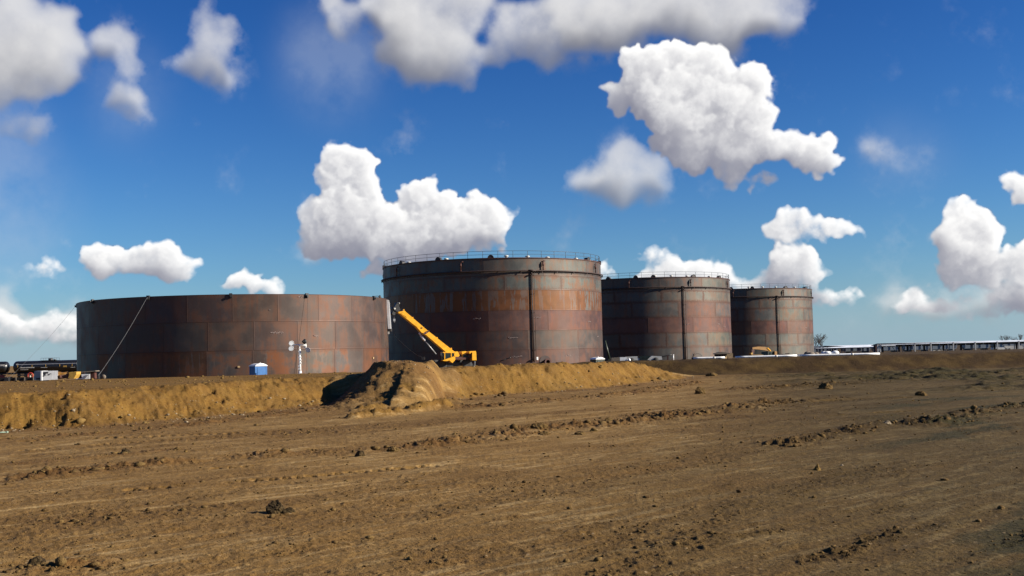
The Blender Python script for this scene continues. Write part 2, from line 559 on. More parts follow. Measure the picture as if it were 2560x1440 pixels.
MAT = {
    'yellow': paint('crane yellow paint', (0.70, 0.335, 0.006), 0.4, wear=0.12),
    'old_yellow': paint('old yellow paint', (0.2604, 0.1240, 0.0186), 0.5, wear=0.5),
    'tarp': paint('yellow tarp', (0.4340, 0.2520, 0.0420), 0.6, wear=0.35, bump=0.4),
    'dark': paint('dark steel', (0.0180, 0.0180, 0.0192), 0.5, wear=0.2),
    'black': paint('black tank paint', (0.012, 0.013, 0.016), 0.28, wear=0.12),
    'rubber': paint('tyre rubber', (0.03, 0.03, 0.03), 0.8),
    'glass': paint('cab glass', (0.015, 0.022, 0.022), 0.08, wear=0.0),
    'white': paint('white paint', (0.80, 0.80, 0.78), 0.45, wear=0.12),
    'offwhite': paint('weathered white', (0.5270, 0.5100, 0.4675), 0.6, wear=0.3),
    'grey': paint('grey sheet metal', (0.1950, 0.2015, 0.2210), 0.5, wear=0.2),
    'galv': paint('galvanised steel', (0.2940, 0.3010, 0.3080), 0.45, metal=0.3),
    'silver': paint('white rod cover', (0.70, 0.68, 0.70), 0.3, metal=0.2),
    'redbrown': paint('red brown primer', (0.0600, 0.0168, 0.0108), 0.7, wear=0.2),
    'pipe': paint('rusty pipe', (0.0330, 0.0156, 0.0120), 0.65, wear=0.3),
    'cable': paint('dull steel cable', (0.09, 0.09, 0.095), 0.6),
    'rail': paint('dark galvanised rail', (0.0420, 0.0510, 0.0600), 0.5),
    'red': paint('red paint', (0.3850, 0.0350, 0.0210), 0.5),
    'blue': paint('blue plastic', (0.008, 0.10, 0.30), 0.45, wear=0.1),
    'wood': paint('raw lumber', (0.3750, 0.2550, 0.1275), 0.8, wear=0.3, bump=0.3),
    'greywood': paint('weathered board', (0.1800, 0.1440, 0.1080), 0.85, wear=0.4, bump=0.3),
    'darkgreen': paint('dark green paint', (0.0180, 0.0270, 0.0150), 0.5),
    'chalk': paint('chalk', (0.3360, 0.2640, 0.2480), 0.9, wear=0.0),
    'lens': paint('lamp glass', (0.72, 0.76, 0.80), 0.15, wear=0.0),
    'roof': paint('roof plate', (0.0960, 0.0780, 0.0720), 0.6),
    'bark': paint('bare branches', (0.0540, 0.0390, 0.0300), 0.9),
    'fence': paint('black filter cloth', (0.0108, 0.0096, 0.0096), 0.9),
    'far_white': paint('white roof sheet', (0.78, 0.82, 0.86), 0.5, wear=0.05, scale=0.3),
    'purple': paint('dull column', (0.0840, 0.0600, 0.0660), 0.7),
    'filler_railcar': paint('pale blue grey filler car side', (0.19, 0.22, 0.245), 0.5, wear=0.3, scale=0.6),
    'stake': paint('pale green stake', (0.3150, 0.4200, 0.3150), 0.6),
}


def shell_material():
    m, g, b = material('tank plate')
    plate = g.n('ShaderNodeVertexColor', layer_name='plate').outputs[0]
    wear = g.n('ShaderNodeSeparateColor', {0: g.n('ShaderNodeVertexColor', layer_name='wear').outputs[0]})
    A = g.n('ShaderNodeSeparateXYZ', {0: g.n('ShaderNodeUVMap', uv_map='from_corner').outputs[0]})
    B = g.n('ShaderNodeSeparateXYZ', {0: g.n('ShaderNodeUVMap', uv_map='to_corner').outputs[0]})
    cyl = g.n('ShaderNodeUVMap', uv_map='unrolled').outputs[0]
    edge = g.m('MINIMUM', g.m('MINIMUM', A.outputs[0], A.outputs[1]), g.m('MINIMUM', B.outputs[0], B.outputs[1]))
    st = g.v('MULTIPLY', cyl, (1.5, 0.16, 1))
    streak = g.noise(st, 1.0, 5, 0.65, dims='2D')
    fine = g.noise(g.v('MULTIPLY', cyl, (6, 0.5, 1)), 1.0, 4, 0.6, dims='2D')
    blot = g.noise(cyl, 0.45, 6, 0.6, dims='2D')
    blot2 = g.noise(cyl, 2.6, 5, 0.62, dims='2D')
    # each plate: mill scale with dull and dark streaks
    c = g.mix(g.ramp(blot, 0.3, 0.72), g.mix(1.0, plate, (0.78, 0.80, 0.82), 'MULTIPLY'), g.mix(1.0, plate, (1.14, 1.12, 1.10), 'MULTIPLY'))
    c = g.mix(g.m('MULTIPLY', g.ramp(streak, 0.45, 0.72), 0.55), c, g.mix(1.0, c, (1.25, 0.86, 0.72), 'MULTIPLY'))
    c = g.mix(g.m('MULTIPLY', g.ramp(fine, 0.5, 0.78), 0.4), c, g.mix(1.0, c, (0.70, 0.74, 0.80), 'MULTIPLY'))
    # bare bluish patches on the rusty course
    pn = g.m('ADD', g.m('MULTIPLY', streak, 0.75), g.m('MULTIPLY', blot, 0.35))
    c = g.mix(g.m('MULTIPLY', g.ramp(pn, 0.57, 0.62), wear.outputs[0]), c, (0.21, 0.235, 0.23))
    # rust stains in big soft patches
    rn = g.m('ADD', g.m('MULTIPLY', blot, 0.7), g.m('MULTIPLY', streak, 0.35))
    c = g.mix(g.m('MULTIPLY', g.ramp(rn, 0.48, 0.62), wear.outputs[1]), c, (0.31, 0.105, 0.032))
    # rust along the welds
    en = g.m('SUBTRACT', edge, g.m('MULTIPLY', g.m('SUBTRACT', blot2, 0.42), 0.85))
    c = g.mix(g.m('MULTIPLY', g.ramp(en, 0.34, 0.04), g.m('MULTIPLY', wear.outputs[2], 0.8)), c, (0.155, 0.068, 0.042))
    c = g.mix(g.m('MULTIPLY', g.ramp(edge, 0.05, 0.02), 0.36), c, (0.07, 0.03, 0.02))
    wide = g.noise(g.v('MULTIPLY', cyl, (0.22, 0.10, 1)), 1.0, 5, 0.6, dims='2D')
    c = g.mix(g.m('MULTIPLY', g.ramp(wide, 0.45, 0.68), 0.36), c, (0.15, 0.085, 0.06))
    g.put(b.inputs['Base Color'], g.mix(1.0, c, (0.47, 0.455, 0.44), 'MULTIPLY'))
    g.put(b.inputs['Roughness'], g.ramp(blot, 0.3, 0.7, 0.50, 0.62))
    b.inputs['Metallic'].default_value = 0.55
    b.inputs['Specular IOR Level'].default_value = 0.5
    hgt = g.m('ADD', g.m('MULTIPLY', g.noise(cyl, 0.22, 2, 0.5, dims='2D'), 0.10), g.m('MULTIPLY', g.ramp(edge, 0.06, 0.0), 0.012))
    bp = g.n('ShaderNodeBump', {'Height': hgt, 'Strength': 0.6, 'Distance': 1.0})
    g.put(b.inputs['Normal'], bp.outputs[0])
    return m


MAT['shell'] = shell_material()

# ------------------------------------------------------------------ the ground
def vnoise(x, y, seed=0):
    xi, yi = np.floor(x).astype(np.int64), np.floor(y).astype(np.int64)
    fx, fy = x - xi, y - yi
    fx, fy = fx * fx * (3 - 2 * fx), fy * fy * (3 - 2 * fy)

    def h(a, b):
        n = (a * 374761393 + b * 668265263 + seed * 974711) & 0xffffffff
        n = ((n ^ (n >> 13)) * 1274126177) & 0xffffffff
        n = ((n ^ (n >> 15)) * 2246822519) & 0xffffffff
        return ((n ^ (n >> 16)) & 0xffffff) / float(0xffffff)
    return (h(xi, yi) * (1 - fx) + h(xi + 1, yi) * fx) * (1 - fy) + (h(xi, yi + 1) * (1 - fx) + h(xi + 1, yi + 1) * fx) * fy - 0.5


def fbm(x, y, scale, octs=4, rough=0.5, seed=0):
    out, amp, tot = 0.0, 1.0, 0.0
    f = 1.0 / scale
    for o in range(octs):
        c, s_ = math.cos(o * 1.1), math.sin(o * 1.1)
        out = out + amp * vnoise((x * c - y * s_) * f + o * 17.3, (x * s_ + y * c) * f - o * 9.1, seed + o)
        tot += amp
        amp *= rough
        f *= 2.07
    return out / tot


def sstep(x, a, b):
    t = np.clip((x - a) / (b - a), 0, 1)
    return t * t * (3 - 2 * t)


def flat(px, py):
    p = onz(px, py, 0.0)
    return (p.x, p.y)


def poly_dist(x, y, pts, closed=False):
    """distance to a polyline and the length run along it"""
    best, along, run = np.full(np.shape(x), 1e9), np.zeros(np.shape(x)), 0.0
    for (ax, ay), (bx, by) in zip(pts[:-1], pts[1:]):
        L = math.hypot(bx - ax, by - ay)
        t = np.clip(((x - ax) * (bx - ax) + (y - ay) * (by - ay)) / (L * L), 0, 1)
        d = np.hypot(x - ax - t * (bx - ax), y - ay - t * (by - ay))
        m = d < best
        best, along = np.where(m, d, best), np.where(m, run + t * L, along)
        run += L
    return best, along, run


BASE = [(-75, -5)] + [flat(*p) for p in ((0, 1077), (250, 1066), (420, 1050), (600, 1035), (760, 1018), (870, 1006),
                                         (1130, 1000), (1260, 986), (1400, 978), (1550, 964), (1740, 944))] + [(30, 135)]
WIND = [  # (photo line of the spoil ridge, width m, height m)
    ([(100, 1192), (330, 1166), (600, 1142), (850, 1129), (1000, 1122), (1120, 1108)], 0.8, 0.09),
    ([(1120, 1106), (1250, 1090), (1345, 1072), (1500, 1064), (1620, 1048), (1800, 1030), (1960, 1004)], 1.0, 0.13),
    ([(60, 1160), (250, 1142), (420, 1126)], 0.5, 0.05),
    ([(1600, 1040), (1850, 1016), (2100, 996)], 0.8, 0.07),
    ([(1960, 1112), (2080, 1090), (2200, 1062), (2310, 1056)], 0.6, 0.10),
    ([(2340, 1062), (2450, 1030), (2600, 1012)], 0.8, 0.12),
    ([(1740, 958), (1560, 985), (1300, 1008), (1130, 1022)], 1.2, 0.10),
    ([(60, 1424), (150, 1416), (260, 1412)], 0.25, 0.05),
    ([(860, 1018), (600, 1048), (300, 1082), (0, 1100)], 1.0, 0.07),
    ([(1850, 975), (1950, 968), (2150, 955), (2400, 940), (2700, 925)], 2.2, 0.10),
]
WINDW = [([flat(*p) for p in pts], w, h) for pts, w, h in WIND]
TRACKS = [([flat(*p) for p in pts], w) for pts, w in (
    ([(60, 1126), (300, 1107), (560, 1091), (760, 1080), (870, 1075)], 0.22), ([(60, 1104), (400, 1090), (700, 1078)], 0.22),
    ([(540, 1170), (650, 1162), (730, 1156)], 0.16), ([(1960, 1010), (2100, 1000), (2330, 990)], 0.3),
    ([(2080, 1040), (2300, 1026)], 0.3), ([(330, 1224), (700, 1196), (1100, 1160)], 0.2))]
_pad = lambda px, py: (lambda q: (q.x, q.y))(onz(px, py, 1.55))
TRACKS += [([_pad(*p) for p in pts], 0.4) for pts in ([(-100, 978), (120, 973), (330, 966)], [(-100, 962), (150, 958), (420, 951)])]
bxs, bys = np.array([p[0] for p in BASE]), np.array([p[1] for p in BASE])
UD = (math.sin(math.radians(44)), math.cos(math.radians(44)))      # the way the machines drove


def ground_fields(x, y):
    x, y = np.asarray(x, float), np.asarray(y, float)
    r = np.hypot(x, y)
    near = sstep(r, 400, 150)
    sgn = np.where(y > np.interp(x, bxs, bys), 1.0, -1.0)
    d, along, _ = poly_dist(x, y, BASE)
    wob = fbm(x, y, 3.0, 4, 0.55, 3) * 1.5
    s = d * sgn + wob * 0.8
    crest = np.interp(x, [-80, -22, -16, -11, -9, -4, 4, 10, 14, 17.5, 21], [1.5, 1.52, 1.55, 1.65, 1.78, 1.95, 2.0, 1.93, 1.45, 0.45, 0.0])
    crest = crest + fbm(x, y, 2.5, 4, 0.6, 21) * 0.22 * sstep(s, 9, 3)
    slope_w = np.interp(x, [-30, -14, -8], [4.2, 3.4, 2.8])
    up = sstep(s, 0.0, slope_w)
    up = 0.35 * np.clip(s / slope_w, 0, 1) + 0.65 * up
    back = np.interp(x, [-80, -14, -9, -5, 0, 5, 12, 20], [97, 97, 91, 85.5, 89, 93.5, 109, 120])
    edge = sstep(y + fbm(x, y, 4, 3, 0.5, 8) * 1.0, back + 2.6, back)
    pad = np.interp(y, [60, 97], [0.0, 0.05]) * (x < -14)
    floor_ = 0.2 + 0.9 * sstep(y, 112, 128)
    inner = sstep(s, 0.5, 4) * np.where(x < 21, 1, 0) * sstep(x, 21, 15)
    z = np.maximum(up * (crest + pad) * edge, floor_ * inner * (1 - edge * 0.0))
    # far berm with the white pipe lying along it
    bmask = sstep(x, 0, 9)
    fb = sstep(y + fbm(x, y, 5, 3, 0.5, 14) * 0.9, 127.5, 133.0) * (1.7 + fbm(x, y * 0.3, 6, 3, 0.5, 15) * 0.12)
    fb = np.where(y > 137, 1.1 + (fb - 1.1) * sstep(y, 142, 137), fb)
    far_t = sstep(y, 118, 128)
    z = z * (1 - bmask * far_t) + fb * bmask * far_t
    z = z * (1 - (1 - bmask) * far_t) + (floor_) * (1 - bmask) * far_t
    z = z * (1 - sstep(y, 310, 335)) * np.where(r > 60, sstep(np.abs(x), 420, 300), 1)
    z = np.where((x < -47) & (y > 105), z * sstep(x, -70, -47), z)
    sand = np.clip(sstep(s, -0.6, 0.9), 0, 1) * sstep(y, 126, 112) * sstep(x, 20, 15) * sstep(crest, 0.1, 0.9)
    # the spoil heap pushed over the bank
    cx, cy = -6.55, 65.0
    cx, cy = -6.7, 76.5
    ry = np.where(y < cy, 15.0, 7.0)
    q = ((np.abs(x - cx) / np.where(x < cx, 5.1, 3.2)) ** 2.4 + (np.abs(y - cy) / ry) ** 1.7) ** (1 / 2.1) + fbm(x, y, 1.9, 4, 0.55, 31) * 0.2
    heap = 2.46 * np.clip((1.05 - q) / 0.66, 0, 1) ** np.where(x < cx, 1.5, 1.1) + fbm(x, y, 2.2, 4, 0.6, 35) * 0.22
    heap = np.where(q < 1.08, heap + fbm(x, y, 0.8, 4, 0.65, 33) * 0.26 * sstep(q, 1.05, 0.8), 0)
    gx = -4.35 - (y - 70) * 0.03 + np.sin(y * 0.35) * 0.2 + fbm(x, y, 2, 2, 0.5, 37) * 0.5
    heap -= 0.7 * np.exp(-((x - gx) / 0.42) ** 2) * sstep(y, 64, 67) * sstep(y, 80, 76)
    heap -= 0.22 * np.exp(-((x + 6.1 + (y - 76) * 0.12) / 0.5) ** 2) * sstep(y, 72, 74) * sstep(y, 83, 79)
    z = np.maximum(z, heap)
    hm = sstep(q, 1.12, 0.9)
    sand = sand * (1 - hm) + hm * (0.22 + 0.06 * sstep(x, -9.5, -6))
    foot = np.zeros_like(z)
    for (px, py, w, h) in ((905, 1042, 0.55, 0.30), (975, 1036, 0.7, 0.42), (1030, 1030, 0.5, 0.38), (1085, 1024, 0.6, 0.50), (1105, 1008, 0.5, 0.3), (940, 1024, 0.6, 0.4), (1000, 1014, .8, .5)):
        fx, fy = flat(px, py)
        h = h * 0.75
        dx, dy = ((x - fx) - (y - fy) * 0.35) * 0.75, (y - fy) * 0.30
        foot = np.maximum(foot, h * sstep(np.hypot(dx, dy) + fbm(x, y, 1.3, 4, 0.65, 41) * 1.1, w * 1.15, w * 0.2))
    z = np.maximum(z, foot)
    sand = np.maximum(sand, sstep(foot, 0.05, 0.25) * 0.9)
    # lumps, ruts, wheel tracks
    u, v = x * UD[0] + y * UD[1], x * UD[1] - y * UD[0]
    fieldm = (1 - np.clip(sand, 0, 1)) * near
    ruts = fbm(u * 0.12, v, 1.6, 4, 0.6, 51)
    lump = fbm(x, y, 0.55, 4, 0.62, 55)
    fine = fbm(x, y, 0.16, 3, 0.6, 57)
    patch = sstep(fbm(u * 0.16, v, 1.7, 5, 0.62, 59) + 0.5 * fbm(u * 0.5, v, 0.7, 3, 0.6, 60), -0.04, 0.15) * (0.55 + 0.45 * sstep(fbm(u * 0.3, v, 7.0, 2, 0.5, 62), -0.1, 0.1))
    crumb = np.clip(fbm(x, y, 0.085, 2, 0.6, 58) + 0.02, 0, 1) * sstep(r, 75, 40)
    z = z + near * (ruts * 0.10 + lump * (0.035 + 0.05 * patch) + fine * (0.018 + 0.030 * patch) + crumb * (0.022 + 0.09 * patch)) * (0.35 + 0.65 * fieldm)
    slopem = near * sand * sstep(s, 6, 2)
    rill = fbm(along * 1.0 + np.zeros_like(x), s * 0.3, 1.1, 4, 0.6, 61)
    pit = np.clip(fbm(x, y, 0.75, 3, 0.6, 63) - 0.10, 0, 1)
    z = z + slopem * (rill * 0.20 + lump * 0.34 + fine * 0.22 + crumb * 0.16 - pit * 1.1)
    wm = np.zeros_like(z)
    for pts, w, h in WINDW:
        dd, al, _ = poly_dist(x, y, pts)
        k = np.exp(-(dd / w) ** 2) * (0.45 + 1.2 * np.clip(vnoise(al / 1.7, al * 0 + w * 10, 71) + 0.45, 0, 1))
        z = z + 0.75 * h * k * (0.45 + 1.6 * np.clip(lump * 2 + fine * 1.5 + 0.2, -0.3, 1))
        wm = np.maximum(wm, k)
    wm = np.maximum(wm, 0.85 * np.exp(-(d / 3.0) ** 2) * (s < 1) * near)
    for pts, w in TRACKS:
        dd, al, L = poly_dist(x, y, pts)
        inside = sstep(dd, w, w * 0.75) * sstep(vnoise(al / 1.5, al * 0, 91), -0.42, -0.1)
        lug = (np.sin((al + dd * 0.5) * 2 * math.pi / 0.34) > 0.15) * 1.0
        z = z - inside * (0.02 + 0.09 * lug)
    green = near * sstep(x, 14, 34) * sstep(y, 55, 75) * sstep(y, 127, 118) * sstep(fbm(u * 0.4, v, 6, 4, 0.6, 81), -0.12, 0.16)
    z = z + green * np.clip(fbm(x, y, 1.8, 4, 0.6, 83) + 0.1, 0, 1) * 1.1
    green = np.maximum(green, near * sstep(x - 0.30 * y, -1.5, 2.5) * sstep(y, 75, 55) * sstep(fbm(u * 0.4, v, 2.2, 5, 0.62, 85), 0.0, 0.12))
    berm = bmask * sstep(y, 124, 128)
    hill = sstep(r, 900, 2600) * (3.5 + 12 * (fbm(x, y, 900, 3, 0.5, 95)))
    z = z + np.maximum(hill, 0) * (r > 900)
    return z, sand, np.clip(wm, 0, 1), green, berm, patch


def gz(x, y):
    return float(ground_fields(np.array([x]), np.array([y]))[0][0])


def ground_material():
    m, g, b = material('earth')
    at_ = lambda n: g.n('ShaderNodeAttribute', attribute_name=n).outputs['Fac']
    co = g.n('ShaderNodeTexCoord').outputs['Object']
    sand, wind, green, berm, patch = (at_(n) for n in ('sand', 'windrow', 'green', 'berm', 'rough'))
    al = g.n('ShaderNodeMapping', {'Vector': co, 'Rotation': (0, 0, math.radians(-46))}).outputs[0]
    st = g.v('MULTIPLY', al, (0.10, 1.0, 1.0))           # long marks in the driving direction
    str1 = g.noise(st, 1.3, 6, 0.62)
    str2 = g.noise(g.v('MULTIPLY', al, (0.22, 1.4, 1.0)), 2.6, 5, 0.65)
    big = g.noise(co, 0.16, 5, 0.6)
    med = g.noise(co, 1.1, 6, 0.66)
    fine = g.noise(co, 9.0, 5, 0.68)
    grit = g.noise(co, 38.0, 3, 0.7)
    c = g.mix(g.ramp(big, 0.32, 0.68), (0.27, 0.165, 0.056), (0.34, 0.215, 0.075))
    c = g.mix(g.ramp(str1, 0.42, 0.68), c, (0.40, 0.265, 0.105))
    c = g.mix(g.m('MULTIPLY', g.ramp(str2, 0.48, 0.62), g.m('MULTIPLY', g.ramp(big, 0.36, 0.56), g.m('SUBTRACT', 1.0, patch))), c, (0.56, 0.42, 0.22))
    c = g.mix(g.m('MULTIPLY', g.ramp(fine, 0.5, 0.68), 0.5), c, (0.135, 0.072, 0.022))
    c = g.mix(g.m('MULTIPLY', patch, 0.62), c, g.mix(g.ramp(grit, 0.4, 0.6), (0.13, 0.075, 0.03), (0.27, 0.17, 0.075)))
    c = g.mix(g.m('MULTIPLY', wind, 0.6), c, (0.18, 0.095, 0.035))
    # damp topsoil on the far berm
    bc = g.mix(g.ramp(g.noise(g.n('ShaderNodeMapping', {'Vector': co, 'Rotation': (0, 0, 0.6), 'Scale': (0.5, 0.15, 1)}).outputs[0], 1.0, 5, 0.6), 0.4, 0.65), (0.062, 0.037, 0.012), (0.115, 0.075, 0.024))
    c = g.mix(berm, c, bc)
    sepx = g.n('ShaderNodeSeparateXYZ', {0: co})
    shade_edge = g.m('ADD', g.m('MULTIPLY_ADD', sepx.outputs[1], -0.22, sepx.outputs[0]), g.m('MULTIPLY', g.m('SUBTRACT', str1, 0.5), 9.0))
    side = g.m('MULTIPLY', g.ramp(shade_edge, -8.0, 5.0), g.ramp(med, 0.15, 0.5, 0.65, 1.0))  # cloud shade and vignette painted into the soil colour on the right
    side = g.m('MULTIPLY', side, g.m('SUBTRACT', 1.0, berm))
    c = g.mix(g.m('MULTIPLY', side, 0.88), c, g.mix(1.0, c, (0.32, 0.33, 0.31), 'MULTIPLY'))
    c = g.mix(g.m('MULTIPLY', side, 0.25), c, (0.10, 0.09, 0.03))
    gr = g.mix(g.ramp(fine, 0.4, 0.65), (0.030, 0.034, 0.011), (0.085, 0.072, 0.028))
    c = g.mix(g.m('MULTIPLY', green, 0.85), c, gr)
    # yellow subsoil thrown up on the bank
    sc = g.mix(g.ramp(med, 0.3, 0.68), (0.26, 0.15, 0.038), (0.40, 0.255, 0.07))
    sc = g.mix(g.m('MULTIPLY', g.ramp(fine, 0.50, 0.60), 0.62), sc, (0.17, 0.09, 0.026))
    sc = g.mix(g.m('MULTIPLY', g.ramp(big, 0.5, 0.7), 0.35), sc, (0.45, 0.31, 0.11))
    sm = g.ramp(g.m('ADD', sand, g.m('MULTIPLY', g.m('SUBTRACT', med, 0.5), 0.5)), 0.35, 0.7)
    c = g.mix(sm, c, g.mix(g.m('MULTIPLY', g.ramp(g.noise(co, 0.55, 5, 0.65), 0.46, 0.62), 0.42), g.mix(1.0, sc, (0.86, 0.84, 0.82), 'MULTIPLY'), (0.13, 0.078, 0.03)))
    # pebbles
    vo = g.n('ShaderNodeTexVoronoi', {'Vector': co, 'Scale': 7.0})
    peb = g.m('MULTIPLY', g.ramp(vo.outputs['Distance'], 0.20, 0.13), g.m('GREATER_THAN', g.n('ShaderNodeSeparateColor', {0: vo.outputs['Color']}).outputs[0], 0.86))
    c = g.mix(g.m('MULTIPLY', peb, 0.7), c, (0.50, 0.40, 0.28))
    c = g.mix(1.0, c, (0.575, 0.51, 0.41), 'MULTIPLY')
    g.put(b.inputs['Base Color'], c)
    b.inputs['Roughness'].default_value = 0.95
    b.inputs['Specular IOR Level'].default_value = 0.15
    h = g.m('ADD', g.m('MULTIPLY', fine, 0.055), g.m('MULTIPLY', grit, g.m('MULTIPLY_ADD', patch, 0.035, 0.014)))
    h = g.m('ADD', h, g.m('MULTIPLY', med, 0.10))
    bp = g.n('ShaderNodeBump', {'Height': h, 'Strength': 0.9, 'Distance': 1.0})
    g.put(b.inputs['Normal'], bp.outputs[0])
    return m


def build_ground():
    rows = [0.0, 2.0, 4.0, 6.0]
    r = 8.0
    while r < 6000:
        rows.append(r)
        if r < 150:
            r += min(max(0.035, r * r / 3200 * 0.5), 0.24)
        else:
            r *= 1.035
    rows = np.array(rows)
    fine = np.linspace(-31, 31, 900)
    coarse = np.concatenate([np.linspace(-180, -32, 75), fine, np.linspace(32, 180, 75)[:-1]])
    ang = np.radians(coarse)
    nr, nc = len(rows), len(ang)
    R, A = np.meshgrid(rows, ang, indexing='ij')
    x, y = R * np.sin(A), R * np.cos(A)
    z, sand, wind, green, berm, patch = ground_fields(x.ravel(), y.ravel())
    co = np.stack([x.ravel(), y.ravel(), z], 1).astype(np.float32)
    i = np.arange(nr - 1)[:, None] * nc
    j = np.arange(nc)[None, :]
    j2 = (j + 1) % nc
    quads = np.stack([i + j, i + j2, i + nc + j2, i + nc + j], -1).reshape(-1, 4)
    quads = quads[:, ::-1]
    me = bpy.data.meshes.new('ground')
    me.vertices.add(len(co))
    me.vertices.foreach_set('co', co.ravel())
    me.loops.add(quads.size)
    me.loops.foreach_set('vertex_index', quads.ravel().astype(np.int32))
    me.polygons.add(len(quads))
    me.polygons.foreach_set('loop_start', np.arange(0, quads.size, 4, dtype=np.int32))
    me.polygons.foreach_set('use_smooth', np.ones(len(quads), bool))
    me.update()
    for name, arr in (('sand', sand), ('windrow', wind), ('green', green), ('berm', berm), ('rough', patch)):
        a = me.attributes.new(name, 'FLOAT', 'POINT')
        a.data.foreach_set('value', arr.astype(np.float32))
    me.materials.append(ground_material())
    o = bpy.data.objects.new('ground', me)
    col.objects.link(o)
    tag(o, 'bare brown earth with wheel tracks and sandy spoil bank', 'ground', kind='structure')


build_ground()


# ------------------------------------------------------------------ clods and stones
def ico(sub):
    bm = bmesh.new()
    bmesh.ops.create_icosphere(bm, subdivisions=sub, radius=1.0)
    v = np.array([p.co[:] for p in bm.verts])
    f = np.array([[q.index for q in t.verts] for t in bm.faces])
    bm.free()
    return v, f


def lump_mesh(name, centres, sizes, sub, mat, seed=0, rough=0.35, squash=0.62):
    rs = np.random.RandomState(seed)
    v, f = ico(sub)
    n = len(centres)
    V = np.repeat(v[None], n, 0) * (1 + rs.uniform(-rough, rough, (n, len(v), 1)))
    a = rs.uniform(0, 2 * math.pi, n)
    c, s_ = np.cos(a)[:, None], np.sin(a)[:, None]
    V = V * np.stack([rs.uniform(0.8, 1.4, n), rs.uniform(0.7, 1.1, n), rs.uniform(0.5, 1.0, n) * squash / 0.62 * 0.8], 1)[:, None, :]
    X, Y = V[..., 0] * c - V[..., 1] * s_, V[..., 0] * s_ + V[..., 1] * c
    V = np.stack([X, Y, V[..., 2]], -1) * np.asarray(sizes)[:, None, None] + np.asarray(centres)[:, None, :]
    F = (f[None] + (np.arange(n) * len(v))[:, None, None]).reshape(-1, 3)
    me = bpy.data.meshes.new(name)
    me.vertices.add(n * len(v))
    me.vertices.foreach_set('co', V.reshape(-1).astype(np.float32))
    me.loops.add(F.size)
    me.loops.foreach_set('vertex_index', F.ravel().astype(np.int32))
    me.polygons.add(len(F))
    me.polygons.foreach_set('loop_start', np.arange(0, F.size, 3, dtype=np.int32))
    me.update()
    me.materials.append(mat)
    o = bpy.data.objects.new(name, me)
    col.objects.link(o)
    return o


def clod_material(name, a, b_):
    m, g, b = material(name)
    co = g.n('ShaderNodeTexCoord').outputs['Object']
    n = g.noise(co, 3.0, 5, 0.65)
    n2 = g.noise(co, 25.0, 4, 0.65)
    g.put(b.inputs['Base Color'], g.mix(g.ramp(g.m('ADD', g.m('MULTIPLY', n, 0.5), g.m('MULTIPLY', n2, 0.5)), 0.38, 0.62), a, b_))
    b.inputs['Roughness'].default_value = 0.95
    b.inputs['Specular IOR Level'].default_value = 0.1
    g.put(b.inputs['Normal'], g.n('ShaderNodeBump', {'Height': n2, 'Strength': 0.8, 'Distance': 0.04}).outputs[0])
    return m


MAT['clod'] = clod_material('dark clod', (0.06, 0.033, 0.013), (0.15, 0.095, 0.034))
MAT['shadeclod'] = clod_material('shade painted clod', (0.020, 0.013, 0.007), (0.075, 0.05, 0.022))  # darker copy of the clod colour with the backlit shade painted in
MAT['sandclod'] = clod_material('sandy clod', (0.09, 0.05, 0.014), (0.19, 0.12, 0.04))
MAT['stone'] = clod_material('pale stone', (0.14, 0.105, 0.065), (0.33, 0.26, 0.17))


